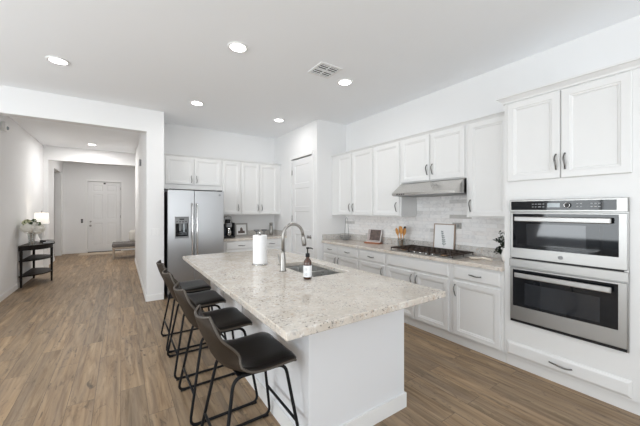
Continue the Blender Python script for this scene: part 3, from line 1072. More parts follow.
# granite top with the sink cut-out
sx0, sx1, sy0, sy1 = 1.285, 1.655, 1.985, 2.655
r = thing('island_countertop', 'large cream speckled granite island top with a sink cut-out', 'countertop', (1.2, 2.45, .874))
m = MB()
bm = m.bm
xs, ys = [ix0, sx0, sx1, ix1], [iy0, sy0, sy1, iy1]
Vt = {(i, j, k): bm.verts.new((xs[i], ys[j], (.874, .914)[k])) for i in range(4) for j in range(4) for k in (0, 1)}
for i in range(3):
    for j in range(3):
        if (i, j) == (1, 1): continue
        for k in (0, 1): bm.faces.new([Vt[a, b, k] for a, b in ((i, j), (i + 1, j), (i + 1, j + 1), (i, j + 1))])
for i in range(3):
    for j in (0, 3): bm.faces.new((Vt[i, j, 0], Vt[i + 1, j, 0], Vt[i + 1, j, 1], Vt[i, j, 1]))
    for j in (0, 3): bm.faces.new((Vt[j, i, 0], Vt[j, i + 1, 0], Vt[j, i + 1, 1], Vt[j, i, 1]))
for j in (1, 2):
    bm.faces.new((Vt[1, j, 0], Vt[2, j, 0], Vt[2, j, 1], Vt[1, j, 1]))
    bm.faces.new((Vt[j, 1, 0], Vt[j, 2, 0], Vt[j, 2, 1], Vt[j, 1, 1]))
bevel_mod(m.build('slab', M['granite'], r, (1.2, 2.45, .874)), .006, 3)
# undermount double sink
r = thing('kitchen_sink', 'stainless double-bowl sink set into the island top', 'sink', (1.47, 2.32, .69))
o3 = (1.47, 2.32, .69)
def bowl(y0, y1):
    m = MB()
    bm = m.bm
    lv = [(sx0 + .001, sx1 - .001, y0, y1, .8725), (sx0 + .008, sx1 - .008, y0 + .007, y1 - .007, .74), (sx0 + .03, sx1 - .03, y0 + .03, y1 - .03, .70)]
    L = [[bm.verts.new(p) for p in ((a, c, z), (b, c, z), (b, d, z), (a, d, z))] for a, b, c, d, z in lv]
    for A, B in zip(L, L[1:]):
        for i in range(4): bm.faces.new((A[i], A[(i + 1) % 4], B[(i + 1) % 4], B[i]))
    bm.faces.new(L[-1])
    o = m.build('bowl', M['sinksteel'], r, o3)
    s = o.modifiers.new('shell', 'SOLIDIFY'); s.thickness = .0015; s.offset = 1
    MB().lathe([(.04, .7005), (.04, .704), (.03, .705)], (sx0 + sx1) / 2, (y0 + y1) / 2, 20).build('drain', M['steeld'], o, o3)
bowl(sy0 + .002, 2.305)
bowl(2.335, sy1 - .002)
MB().box(sx0 + .001, sx1 - .001, 2.3055, 2.3345, .80, .8725, .003).build('divider', M['steel'], r, o3)

# faucet
fx, fyy = 1.184, 2.328
r = thing('kitchen_faucet', 'brushed nickel gooseneck faucet standing behind the island sink', 'faucet', (fx, fyy, .9145))
o3 = (fx, fyy, .9145)
MB().lathe([(.030, .9145), (.030, .922), (.026, .93), (.024, 1.02), (.0185, 1.07), (.0175, 1.09)], fx, fyy, 20).build('base', M['nickel'], r, o3)
pts = [(fx, fyy, 1.085), (fx, fyy, 1.21)]
for i in range(0, 13):
    a = PI - i / 12 * (PI * .93)
    pts.append((fx + .10 + .10 * math.cos(a), fyy, 1.225 + .10 * math.sin(a)))
lastx, lastz = pts[-1][0], pts[-1][2]
pts.append((lastx + .006, fyy, lastz - .03))
MB().tube(pts, .0135, 12).build('spout', M['nickel'], r, o3)
MB().tube([(lastx + .006, fyy, lastz - .026), (lastx + .010, fyy, lastz - .05), (lastx + .018, fyy, lastz - .10), (lastx + .022, fyy, lastz - .125)], [.0145, .018, .022, .019], 14).build('spray_head', M['nickel'], r, o3)
MB().tube([(fx, fyy + .02, .975), (fx - .005, fyy + .045, .985), (fx - .02, fyy + .055, 1.06)], [.012, .01, .006], 10).build('lever', M['nickel'], r, o3)

# ------------------------------------------------------------------ things on the island
x, y, z = 1.205, 1.95, .9145
r = thing('soap_bottle', 'amber pump soap bottle with a white label in front of the sink', 'soap bottle', (x, y, z))
o3 = (x, y, z)
b_ = MB().lathe([(.028, z), (.032, z + .004), (.032, z + .125), (.029, z + .142), (.016, z + .158), (.013, z + .165), (.013, z + .172)], x, y, 24).build('bottle', M['amber'], r, o3)
lb = MB().lathe([(.0325, z + .02), (.0325, z + .108)], x, y, 32, cap=False).build('label', M['label'], b_, o3)
m = MB()
for k, (wd, hh) in enumerate(((.6, .088), (.8, .078), (.5, .068), (.85, .045), (.7, .037), (.8, .029))):
    a0 = R(215) - wd * .5
    n = 6
    for i in range(n):
        a, b = a0 + wd * i / n, a0 + wd * (i + .62) / n
        rr = .0331
        m.quad((x + rr * math.cos(a), y + rr * math.sin(a), z + hh), (x + rr * math.cos(b), y + rr * math.sin(b), z + hh),
               (x + rr * math.cos(b), y + rr * math.sin(b), z + hh + .004), (x + rr * math.cos(a), y + rr * math.sin(a), z + hh + .004))
m.build('label_print', M['midgrey'], lb, o3)
MB().lathe([(.017, z + .1722), (.017, z + .198), (.008, z + .202), (.005, z + .203), (.005, z + .232), (.011, z + .234), (.011, z + .246), (.008, z + .248)], x, y, 18).build('pump', M['black'], r, o3)
MB().tube([(x, y, z + .240), (x + .02, y - .02, z + .241), (x + .03, y - .03, z + .234)], [.006, .005, .004], 8).build('nozzle', M['black'], r, o3)

x, y, z = 1.138, 2.735, .9145
r = thing('paper_towel_holder', 'upright steel paper towel holder carrying a white roll beside the faucet', 'paper towel holder', (x, y, z))
o3 = (x, y, z)
MB().lathe([(.075, z), (.075, z + .008), (.068, z + .012)], x, y, 32).build('base', M['steeld'], r, o3)
MB().lathe([(.007, z + .0122), (.007, z + .302), (.012, z + .306), (.013, z + .316), (.006, z + .324)], x, y, 14).build('post', M['steeld'], r, o3)
t = tag(MB().lathe([(.021, z + .0125), (.067, z + .0125), (.068, z + .02), (.068, z + .286), (.066, z + .29), (.021, z + .29)], x, y, 40, cap=False).build('paper_towel_roll', M['paper']), 'white paper towel roll on the steel holder', 'paper towel')
# core of the roll
MB().lathe([(.0205, z + .0125), (.0205, z + .2905)], x, y, 24, cap=False).build('core', M['palewood'], t)

# ------------------------------------------------------------------ counter stools
def fillet_loop(corners, rad, n=5):
    out = []
    k = len(corners)
    for i in range(k):
        p, a, b = Vector(corners[i]), Vector(corners[i - 1]), Vector(corners[(i + 1) % k])
        da, db = (a - p), (b - p)
        r1 = min(rad, da.length * .45, db.length * .45)
        A, B = p + da.normalized() * r1, p + db.normalized() * r1
        for j in range(n + 1):
            t = j / n
            out.append((1 - t) ** 2 * A + 2 * t * (1 - t) * p + t * t * B)
    return out

def bez(pts, n):
    """Catmull-Rom through pts"""
    P = [Vector(p) for p in pts]
    P = [P[0] * 2 - P[1]] + P + [P[-1] * 2 - P[-2]]
    out = []
    segs = len(P) - 3
    for q in range(n + 1):
        f = q / n * segs
        i = min(int(f), segs - 1)
        t = f - i
        a, b, c, d = P[i:i + 4]
        out.append(.5 * ((2 * b) + (c - a) * t + (2 * a - 5 * b + 4 * c - d) * t * t + (3 * b - a - 3 * c + d) * t ** 3))
    return out

# profile in local (x forward, z): front lip of the seat -> back of the seat -> top of the back
PROF = bez([(.225, 0, .580), (.19, 0, .597), (.08, 0, .592), (-.04, 0, .583), (-.125, 0, .592), (-.178, 0, .640), (-.212, 0, .71), (-.246, 0, .79), (-.276, 0, .885)], 48)
def shell_grid(offset, us, v0, v1, nv, nu):
    rows = []
    for j in range(nv + 1):
        v = v0 + (v1 - v0) * j / nv
        f = v * 48
        i = min(int(f), 47)
        p = PROF[i].lerp(PROF[i + 1], f - i)
        d = (PROF[min(i + 2, 48)] - PROF[max(i - 1, 0)]).normalized()
        nrm = Vector((d.z, 0, -d.x))          # towards the sitter
        # half width and how far the sides wrap up
        w_ = .215 + .012 * math.sin(PI * min(v / .55, 1))
        if v > .55: w_ = .215 - .012 * (v - .55) / .45
        curl = .006 + .084 * math.exp(-((v - .63) / .20) ** 2) + (.036 * max(0, (v - .6) / .4))
        e0, e1 = v / .10, (1 - v) / .20
        if e0 < 1: w_ *= .84 + .16 * math.sqrt(max(0, 1 - (1 - e0) ** 2))
        if e1 < 1: w_ *= .60 + .40 * math.sqrt(max(0, 1 - (1 - e1) ** 2))
        row = []
        for i2 in range(nu + 1):
            u = (-1 + 2 * i2 / nu) * us
            cu = curl * abs(u) ** 2.4
            row.append(p + nrm * (offset + cu) + Vector((0, w_ * u * (1 - .10 * (curl / .07) * u * u), 0)))
        rows.append(row)
    return rows

def grid_mesh(rows, th_rows):
    m = MB()
    bm = m.bm
    A = [[bm.verts.new(p) for p in r_] for r_ in rows]
    B = [[bm.verts.new(p) for p in r_] for r_ in th_rows]
    nv, nu = len(A) - 1, len(A[0]) - 1
    for G in (A, B):
        for j in range(nv):
            for i in range(nu):
                f = bm.faces.new((G[j][i], G[j][i + 1], G[j + 1][i + 1], G[j + 1][i]))
                f.smooth = True
    for j in range(nv):
        for i in (0, nu): bm.faces.new((A[j][i], A[j + 1][i], B[j + 1][i], B[j][i])).smooth = True
    for i in range(nu):
        for j in (0, nv): bm.faces.new((A[j][i], A[j][i + 1], B[j][i + 1], B[j][i])).smooth = True
    return m

def make_stool(label):
    root = thing('counter_stool', label, 'bar stool', (0, 0, 0), 0, 'counter stools along the island')
    out = shell_grid(-.012, 1, 0, 1, 36, 18)
    inn = shell_grid(.002, 1, 0, 1, 36, 18)
    sh = grid_mesh(inn, out).build('shell', M['leather'], root)
    edge = [r_[0] for r_ in out] + out[-1][1:] + [r_[-1] for r_ in reversed(out[:-1])] + list(reversed(out[0][1:-1]))
    edge2 = [r_[0] for r_ in inn] + inn[-1][1:] + [r_[-1] for r_ in reversed(inn[:-1])] + list(reversed(inn[0][1:-1]))
    loop = [(a + b) / 2 for a, b in zip(edge, edge2)]
    MB().tube(loop, .0066, 8, closed=True).build('piping', M['welt'], sh)
    # seat pad and back pad lie on the inside of the shell
    def pad(v0, v1, us):
        lo = shell_grid(.0035, us, v0, v1, 18, 14)
        hi = shell_grid(.0035, us, v0, v1, 18, 14)
        flat = shell_grid(.023, us, v0, v1, 18, 14)
        for j in range(19):
            for i in range(15):
                e = min(j, 18 - j, i, 14 - i)
                k = (0.0, .62, .9, 1.0)[min(e, 3)]
                hi[j][i] = lo[j][i].lerp(flat[j][i], max(k, .25))
        return grid_mesh(hi, lo)
    pad(.015, .52, .975).build('seat_cushion', M['seatleather'], root)
    pad(.535, .975, .90).build('back_cushion', M['backleather'], root)
    for s in (-1, 1):
        c = [(.258, s * .235, .012), (-.222, s * .235, .012), (-.125, s * .150, .562), (.172, s * .165, .562)]
        lf = MB().tube(fillet_loop(c, .055), .0095, 8, closed=True).build('leg_frame', M['legmetal'], root)
        for gx in (.225, -.185):
            MB().box(gx - .02, gx + .02, s * .235 - .0085, s * .235 + .0085, .0, .016, .003).build('floor_glide', M['black'], lf)
    def on(a, b, zz):
        t = (zz - a[2]) / (b[2] - a[2])
        return Vector(a).lerp(Vector(b), t)
    for zz, xa in ((.235, 1), (.20, 0)):
        p = [on((.258, s * .235, .012), (.172, s * .165, .562), zz) if xa else on((-.222, s * .235, .012), (-.125, s * .150, .562), zz) for s in (-1, 1)]
        MB().tube(p, .0085, 8).build('footrest' if xa else 'rear_crossbar', M['legmetal'], root)
    MB().box(-.10, .15, -.155, .155, .553, .561, .003).build('mounting_plate', M['legmetal'], root)
    return root
labels = ['dark leather counter stool nearest the camera, at the open end of the island',
          'dark leather counter stool second from the camera along the island',
          'dark leather counter stool third from the camera, between two others',
          'dark leather counter stool farthest from the camera, nearest the refrigerator']
s0 = make_stool(labels[0])
for i, (sx_, sy_, a) in enumerate(((.618, 1.69, 0), (.601, 2.335, 0), (.595, 2.99, 0), (.600, 3.56, 0))):
    s = s0 if i == 0 else copy_tree(s0)
    s.location = (sx_, sy_, 0)
    s.rotation_euler = (0, 0, R(a))
    s['label'] = labels[i]

# ------------------------------------------------------------------ things on the long counter
ZC = .9145
# framed botanical print leaning on the wall
x, y, z = 3.462, 2.262, ZC
r = thing('framed_print', 'thin wood framed leaf sketch leaning on the tile behind the cooktop', 'picture frame', (x, y, z), R(-90))
# local: x right (=-y world), y inward; lean by shear of the vertices
hw, hh = .150, .358
def lean(m, k=.075):
    for v in m.bm.verts: v.co.y += v.co.z * k
    return m
m = MB()
t_ = .012
m.box(-hw, -hw + t_, 0, .018, 0, hh); m.box(hw - t_, hw, 0, .018, 0, hh)
m.box(-hw + t_, hw - t_, 0, .018, 0, t_); m.box(-hw + t_, hw - t_, 0, .018, hh - t_, hh)
lean(m).build('frame', M['walnut'], r)
lean(MB().box(-hw + t_, hw - t_, .006, .012, t_, hh - t_)).build('paper', M['paper'], r)
m = MB()
def stem2d(m, pts, r_=.0016):
    m.tube([(px, .0045, pz) for px, pz in pts], r_, 5)
stem = [(.005, .06), (.0, .11), (-.008, .16), (-.022, .21), (-.03, .26)]
stem2d(m, stem)
for k, (px, pz) in enumerate([(.004, .085), (.0, .115), (-.004, .14), (-.010, .17), (-.016, .195), (-.024, .225), (-.028, .25)]):
    for sg in (-1, 1):
        L = .042 - .003 * k
        a = R(50) * sg
        tip = (px + math.sin(a) * L, pz + math.cos(a) * L)
        mid = (px + math.sin(a) * L * .5, pz + math.cos(a) * L * .5)
        nx, nz = math.cos(a) * .007, -math.sin(a) * .007
        m.quad((px, .0045, pz), (mid[0] + nx, .0045, mid[1] + nz), (tip[0], .0045, tip[1]), (mid[0] - nx, .0045, mid[1] - nz))
lean(m).build('leaf_drawing', M['ink'], r)

# utensil crock
x, y, z = 3.36, 2.86, ZC
r = thing('utensil_crock', 'clear glass crock standing left of the cooktop', 'crock', (x, y, z))
o3 = (x, y, z)
MB().lathe([(.0, z), (.050, z), (.052, z + .004), (.055, z + .13), (.055, z + .135), (.052, z + .135), (.0495, z + .012), (.0, z + .010)], x, y, 28, cap=False).build('jar', M['thinglass'], r, o3)
rnd = random.Random(3)
spots = [(-.025, .045), (-.025, -.020), (0, .012), (0, -.046), (.025, .037), (.025, -.030)]
names = ['orange wooden spoon leaning furthest left in the glass crock', 'orange wooden spoon in the front row of the glass crock, right of the leftmost spoon', 'orange wooden spatula in the middle of the glass crock',
         'orange wooden spoon leaning furthest right in the glass crock', 'pale wooden spatula at the back left of the glass crock', 'slim dark turner standing at the back right of the glass crock']
for k, (ax, ay) in enumerate(spots):
    p0 = Vector((x + ax * .45, y + ay * .25, z + .019))
    p1 = Vector((x + ax, y + ay, z + .180 + .016 * (k % 3)))
    flat = k in (2, 4, 5)
    o = thing('wooden_spatula' if k in (2, 4) else 'kitchen_turner' if k == 5 else 'wooden_spoon', names[k], 'cooking utensil', tuple(p0), 0, 'utensils in the glass crock')
    mt = M['darkgrey'] if k == 5 else M['palewood'] if k == 4 else M['spoonwood']
    q = (p1 - p0)
    MB().tube([p0, p0.lerp(p1, .5), p1], [.005, .0055, .006], 8).build('handle', mt, o, p0)
    d = q.normalized()
    c = p1 + d * .046
    m = MB()
    m.ball((0, 0, 0), 1, sub=2)
    for v in m.bm.verts:
        l = v.co.copy()
        if flat: l = Vector((l.x, max(-.9, min(.9, l.y * 1.5)), max(-.8, min(.8, l.z * 1.3))))
        v.co = c + d * (l.z * .056) + Vector((.009 * l.x, (.022 if k == 5 else .029) * l.y, 0))
    m.build('blade' if flat else 'bowl', mt, o, p0)

# cookbook on a small wooden stand
x, y, z = 3.38, 3.45, ZC
r = thing('recipe_stand', 'reddish wooden board stand holding an open cookbook on the counter', 'book stand', (x, y, z), R(-78))
MB().box(-.15, .13, -.055, .07, 0, .018, .004).build('board', M['copperwood'], r)
lean(MB().box(-.10, .10, .012, .020, .0185, .17), .28).build('back_rest', M['copperwood'], r)
r2 = thing('cookbook', 'upright cookbook with a dark food photo on the wooden stand', 'book', (x, y, z), R(-78))
lean(MB().box(-.125, .125, -.015, .006, .019, .225), .28).build('pages', M['paper'], r2)
lean(MB().box(-.123, .123, -.0162, -.0152, .021, .223), .28).build('cover', M['rosy'], r2)
m = MB()
m.box(-.075, .119, -.0172, -.0163, .05, .215)
lean(m, .28).build('food_photo', M['photo'], r2)
m = MB()
for k, (a, b, z_) in enumerate(((-.115, -.085, .19), (-.115, -.09, .17), (-.115, -.085, .15), (-.06, .09, .033))):
    m.box(a, b, -.0172, -.0163, z_, z_ + .006)
lean(m, .28).build('cover_marks', M['midgrey'], r2)

# wire stand in the corner
x, y, z = 3.36, 4.14, ZC
r = thing('wire_fruit_stand', 'thin wire basket with a tall arched hanger in the counter corner', 'wire stand', (x, y, z))
o3 = (x, y, z)
circ = lambda rr, zz, n=28: [(x + rr * math.cos(2 * PI * i / n), y + rr * math.sin(2 * PI * i / n), zz) for i in range(n)]
m = MB()
for rr, zz in ((.055, z + .006), (.088, z + .04), (.105, z + .075)): m.tube(circ(rr, zz), .0035, 6, closed=True)
for k in range(16):
    a = 2 * PI * k / 16
    m.tube([(x + rr * math.cos(a), y + rr * math.sin(a), zz) for rr, zz in ((.0, z + .005), (.055, z + .006), (.088, z + .04), (.105, z + .075))], .0022, 5)
m.build('basket', M['midgrey'], r, o3)
pts = [(x + .03 - .0, y + .06, z + .05)]
for i in range(13):
    a = PI * i / 12
    pts.append((x + .03, y + .028 * math.cos(a) * 1.0, z + .37 + .03 * math.sin(a)))
pts.append((x + .03, y - .06, z + .05))
MB().tube(pts, .004, 6).build('hanger', M['midgrey'], r, o3)

# spoon rest and plant
x, y, z = 3.20, 1.70, ZC
r = thing('spoon_rest', 'cream ceramic spoon rest lying at the right end of the cooktop', 'spoon rest', (x, y, z), R(-75))
m = MB()
m.lathe([(.0, .004), (.035, .004), (.050, .016), (.054, .022), (.050, .022), (.034, .010), (.0, .009)], 0, 0, 28, cap=False)
for v in m.bm.verts: v.co.x *= 1.25
m.build('dish', M['cream'], r)
MB().tube([(.055, 0, .018), (.09, 0, .022), (.14, 0, .014), (.165, 0, .008)], [.012, .010, .010, .006], 10).build('handle', M['cream'], r)
x, y, z = 3.30, 1.43, ZC
r = thing('potted_greenery', 'white vase of dark leafy stems beside the oven tower', 'plant', (x, y, z))
o3 = (x, y, z)
MB().lathe([(.0, z), (.035, z), (.048, z + .03), (.052, z + .07), (.040, z + .115), (.030, z + .135), (.033, z + .145), (.026, z + .145), (.024, z + .13), (.0, z + .12)], x, y, 24, cap=False).build('vase', M['ceramic'], r, o3)
rnd = random.Random(11)
ms, ml = MB(), MB()
def leafquad(m, c, d, L, W_, rnd):
    d = d.normalized()
    s = d.cross(Vector((rnd.uniform(-1, 1), rnd.uniform(-1, 1), rnd.uniform(-1, 1)))).normalized()
    n = d.cross(s)
    bm = m.bm
    p = [c, c + d * L * .35 + s * W_ + n * .004, c + d * L * .75 + s * W_ * .7, c + d * L, c + d * L * .75 - s * W_ * .7, c + d * L * .35 - s * W_ + n * .004]
    vs = [bm.verts.new(q) for q in p]
    bm.faces.new(vs)
for k in range(9):
    a = rnd.uniform(0, 2 * PI)
    sp = rnd.uniform(.02, .085)
    top = Vector((x + math.cos(a) * sp * .8, y + math.sin(a) * sp * .8 + .045, z + rnd.uniform(.21, .315)))
    mid = Vector((x + math.cos(a) * sp * .3, y + math.sin(a) * sp * .4 + .005, z + .18))
    ms.tube([(x, y, z + .125), mid, top], [.002, .0018, .001], 5)
    for j in range(13):
        t = j / 12
        c = mid.lerp(top, t) if t > .0 else mid
        leafquad(ml, c, Vector((rnd.uniform(-1, 1), rnd.uniform(-1, 1), rnd.uniform(-.3, .8))), rnd.uniform(.026, .042), .010, rnd)
for k in range(6):
    yy, xx = y + .055 + rnd.uniform(0, .045), x + rnd.uniform(-.05, .05)
    p = [Vector((x, y, z + .14)), Vector((x + (xx - x) * .5, y + .04, z + .175)), Vector((xx, yy, z + .13)), Vector((xx, yy + .01, z + .075))]
    ms.tube(p, [.002, .0018, .0015, .001], 5)
    for j in range(12):
        c = p[1].lerp(p[2], j / 6) if j < 6 else p[2].lerp(p[3], (j - 6) / 6)
        leafquad(ml, c, Vector((rnd.uniform(-1, 1), rnd.uniform(-1, 1), rnd.uniform(-.8, .4))), rnd.uniform(.026, .040), .010, rnd)
ms.build('stems', M['darkleaf'], r, o3)
lv = ml.build('leaves', M['darkleaf'], r, o3)
lv['kind'] = 'stuff'

# ------------------------------------------------------------------ things on the back counter
x, y, z = 1.735, 5.80, ZC
r = thing('coffee_maker', 'black and silver drip coffee maker beside the refrigerator', 'coffee maker', (x, y, z))
o3 = (x, y, z)
MB().box(x - .115, x + .115, y - .12, y + .10, z, z + .035, .008, 2).build('base', M['black'], r, o3)
MB().box(x - .105, x - .01, y - .02, y + .10, z + .0355, z + .27, .010, 2).build('water_tank', M['water'], r, o3)
MB().box(x + .085, x + .115, y - .10, y + .10, z + .0355, z + .29, .006, 2).build('side_column', M['black'], r, o3)
MB().box(x - .008, x + .084, y + .0, y + .10, z + .0355, z + .29, .008, 2).build('tower', M['black'], r, o3)
MB().box(x - .055, x + .06, y - .11, y - .021, z + .20, z + .285, .012, 2).build('brew_head', M['midgrey'], r, o3)
MB().lathe([(.048, z + .2855), (.052, z + .30), (.052, z + .345), (.046, z + .358)], x - .01, y - .055, 24).build('grounds_lid', M['black'], r, o3)
MB().tube([(x - .105, y - .0, z + .345), (x - .085, y - .06, z + .40), (x - .02, y - .09, z + .425), (x + .05, y - .06, z + .41), (x + .085, y, z + .33), (x + .088, y, z + .2905)], .007, 8).build('carry_handle', M['midgrey'], r, o3)
cf = MB().lathe([(.03, z + .0357), (.05, z + .045), (.055, z + .10), (.045, z + .15), (.035, z + .17), (.036, z + .19)], x + .005, y - .065, 24).build('carafe', M['steeld'], r, o3)
MB().tube([(x + .005, y - .115, z + .15), (x + .005, y - .15, z + .14), (x + .005, y - .15, z + .08), (x + .005, y - .118, z + .07)], .007, 8).build('carafe_handle', M['black'], cf, o3)
x, y, z = 2.085, 5.985, ZC
r = thing('framed_photo', 'grey framed photo with a white mat on the back counter', 'picture frame', (x, y, z))
hw, hh = .135, .265
m = MB()
t_ = .03
m.box(-hw, -hw + t_, 0, .018, 0, hh); m.box(hw - t_, hw, 0, .018, 0, hh)
m.box(-hw + t_, hw - t_, 0, .018, 0, t_); m.box(-hw + t_, hw - t_, 0, .018, hh - t_, hh)
lean(m, .12).build('frame', M['greyframe'], r)
lean(MB().box(-hw + t_, hw - t_, .005, .012, t_, hh - t_), .12).build('mount', M['paper'], r)
m = MB().box(-.07, .07, .0035, .0048, .055, .105)
m.prism([(-.03, .105), (.035, .105), (.025, .15), (.0, .18), (-.02, .16)], .0035, .0048, 'y')
lean(m, .12).build('picture', M['photo'], r)
x, y, z = 2.68, 5.83, ZC
r = thing('canister', 'slim brushed steel canister in the pantry corner of the back counter', 'canister', (x, y, z))
o3 = (x, y, z)
MB().lathe([(.034, z), (.036, z + .003), (.036, z + .235)], x, y, 24).build('body', M['nickel'], r, o3)
MB().lathe([(.037, z + .2355), (.037, z + .262), (.03, z + .268)], x, y, 24).build('lid', M['nickel'], r, o3)
for i, (xx, lab) in enumerate(((2.36, 'small dark bowl on a stand left of the paper towel'), (2.53, 'small dark bowl on a stand beside the canister'))):
    r = thing('footed_bowl', lab, 'bowl', (xx, 5.86, ZC), 0, 'footed bowls on the back counter')
    MB().lathe([(.04, 0), (.04, .006), (.01, .014), (.009, .075), (.02, .085)], 0, 0, 20).build('foot', M['midgrey'], r)
    MB().lathe([(.02, .0855), (.055, .102), (.062, .125), (.058, .125), (.05, .106), (.01, .092)], 0, 0, 24).build('cup', M['midgrey'], r)

# ------------------------------------------------------------------ hall: console table, lamp, flowers, bench, mat
x, y = XH0 + .016, 8.13
r = thing('console_table', 'dark half-moon console table with two shelves against the hall wall', 'table', (x, y, 0))
def half(a, b, n=28):
    return [(b * math.sin(PI * i / n), -a * math.cos(PI * i / n)) for i in range(n + 1)]
MB().prism(half(.53, .43), .76, .785).build('top', M['darkwood'], r)
MB().prism(half(.50, .40), .69, .7595).build('apron', M['darkwood'], r)
MB().prism(half(.495, .395), .485, .505).build('shelf', M['darkwood'], r)
MB().prism(half(.495, .395), .20, .22).build('shelf', M['darkwood'], r)
for lx, ly in ((.03, -.485), (.03, .485), (.385, 0)):
    m = MB()
    bm = m.bm
    lv = [(.014, 0), (.020, .69)]
    L = [[bm.verts.new((lx + sx_ * s, ly + sy_ * s, zz)) for sx_, sy_ in ((-1, -1), (1, -1), (1, 1), (-1, 1))] for s, zz in lv]
    for i in range(4): bm.faces.new((L[0][i], L[0][(i + 1) % 4], L[1][(i + 1) % 4], L[1][i]))
    bm.faces.new(L[0]); bm.faces.new(L[1])
    m.build('leg', M['darkwood'], r)
ZT = .7855
x, y = -1.38, 8.42
r = thing('table_lamp', 'lit table lamp with a white drum shade on the console table', 'lamp', (x, y, ZT))
MB().lathe([(.07, 0), (.07, .012), (.02, .022), (.018, .05), (.05, .12), (.055, .17), (.03, .26), (.012, .30), (.010, .42)], 0, 0, 24).build('base', M['ceramic'], r)
MB().lathe([(.006, .4205), (.006, .62), (.012, .63), (.004, .65)], 0, 0, 10).build('stem', M['nickel'], r)
m = MB()
m.lathe([(.120, .385), (.104, .61)], 0, 0, 36, cap=False)
sh = m.build('shade', M['shade'], r)
sm = sh.modifiers.new('thickness', 'SOLIDIFY'); sm.thickness = .003
m = MB()
for k in range(3):
    a = 2 * PI * k / 3
    m.tube([(0, 0, .58), (.104 * math.cos(a), .104 * math.sin(a), .60)], .002, 5)
m.build('shade_ring', M['nickel'], r)
l = bpy.data.lights.new('lamp_bulb', 'POINT')
l.energy, l.color, l.shadow_soft_size = 2.6, (1, .9, .76), .03
o = bpy.data.objects.new('lamp_bulb', l)
COL.objects.link(o)
o.location = (0.03, -.02, .52)
o.parent = r
MB().ball((0.03, -.02, .47), .028, sub=2).build('bulb', M['glass'], r)
# vase of hydrangeas
x, y = -1.395, 7.68
r = thing('flower_vase', 'clear glass vase of white hydrangeas on the front of the console table', 'vase of flowers', (x, y, ZT))
MB().lathe([(.0, 0), (.055, 0), (.06, .01), (.045, .09), (.06, .20), (.075, .235), (.072, .235), (.056, .195), (.041, .09), (.052, .015), (.0, .012)], 0, 0, 28, cap=False).build('vase', M['thinglass'], r)
rnd = random.Random(5)
blooms = [(0, -.02, .375, .105), (.06, .13, .35, .10), (-.03, -.16, .335, .10), (.09, -.10, .30, .095), (-.05, .09, .40, .085), (.03, .22, .315, .085), (.10, .05, .305, .085), (-.05, -.10, .42, .07)]
ms = MB()
for k, (bx, by, bz, br_) in enumerate(blooms):
    ms.tube([(bx * .25, by * .18, .02), (bx * .4, by * .3, .21), (bx, by, bz - br_ * .5)], .004, 6)
    m = MB()
    m.ball((bx, by, bz), br_ * .80, sub=2)
    for q in range(110):
        a, c = rnd.uniform(0, 2 * PI), rnd.uniform(-1, 1)
        d = Vector((math.cos(a) * math.sqrt(1 - c * c), math.sin(a) * math.sqrt(1 - c * c), c))
        p = Vector((bx, by, bz)) + d * br_ * rnd.uniform(.80, 1.0)
        t1 = d.cross(Vector((rnd.random(), rnd.random(), rnd.random()))).normalized()
        t2 = d.cross(t1)
        s = .020
        m.quad(p + t1 * s, p + t2 * s + d * .004, p - t1 * s, p - t2 * s + d * .004)
    m.build('bloom', M['petalcream'] if k in (4, 7) else M['petal'], r)
ms.build('stems', M['palewood'], r)
ml = MB()
for q in range(110):
    a = rnd.uniform(0, 2 * PI)
    rr = rnd.uniform(.05, .13)
    c = Vector((math.cos(a) * rr * .6, math.sin(a) * rr * 1.3, rnd.uniform(.27, .47)))
    if c.x < -.12: c.x = -.12
    leafquad(ml, c, Vector((math.cos(a) * .6, math.sin(a), rnd.uniform(-.3, .7))), rnd.uniform(.06, .09), .022, rnd)
lv = ml.build('leaves', M['leaf'], r)
lv['kind'] = 'stuff'
# dark stacked books by the lamp
for k, (zz, lab) in enumerate(((0, 'dark book lying on the console table, lower of two'), (.026, 'smaller dark book lying on top of the other on the console table'))):
    r = thing('book', lab, 'book', (-1.245, 8.12, ZT + zz), R(20 + 14 * k), 'books on the console table')
    a, b = (.085 - .012 * k, .12 - .015 * k)
    MB().box(-a, a - .004, -b + .004, b - .004, .003, .0225).build('pages', M['paper'], r)
    m = MB()
    m.box(-a - .003, a, -b, b, .0, .003); m.box(-a - .003, a, -b, b, .0225, .0255); m.box(-a - .003, -a - .0005, -b, b, .003, .0225)
    m.build('cover', M['darkgrey'], r)

# bench in the foyer
r = thing('entry_bench', 'grey upholstered bench with pale wooden legs in the foyer', 'bench', (.27, 10.80, 0))
w2, d2 = .48, .32
MB().box(-w2, w2, -d2, d2, .30, .355, .006).build('seat_frame', M['palewood'], r)
MB().box(-w2 - .005, w2 + .005, -d2 - .005, d2 + .005, .3555, .47, .035, 3).build('cushion', M['gfabric'], r)
for sx_ in (-1, 1):
    for sy_ in (-1, 1):
        lx, ly = sx_ * (w2 - .035), sy_ * (d2 - .035)
        MB().box(lx - .025, lx + .025, ly - .025, ly + .025, 0, .2995, .004).build('leg', M['palewood'], r)
m = MB()
m.ball((0, 0, 0), 1, sub=3)
for v in m.bm.verts:
    p = v.co
    e = lambda t: math.copysign(abs(t) ** .6, t)
    v.co = Vector((e(p.x) * .2, p.y * .075 * (1 - .5 * max(abs(p.x), abs(p.z)) ** 4), e(p.z) * .185))
o = m.build('cushion_pillow', M['pillow'])
o.location = (.40, 10.86, .652)
o.rotation_euler = (R(-14), 0, R(6))
tag(o, 'oatmeal square throw pillow standing on the foyer bench', 'pillow')
o = MB().box(-1.12, .08, 12.05, 12.66, .0005, .010, .003).build('door_mat', M['mat'])
tag(o, 'beige mat on the floor in front of the front door', 'door mat')

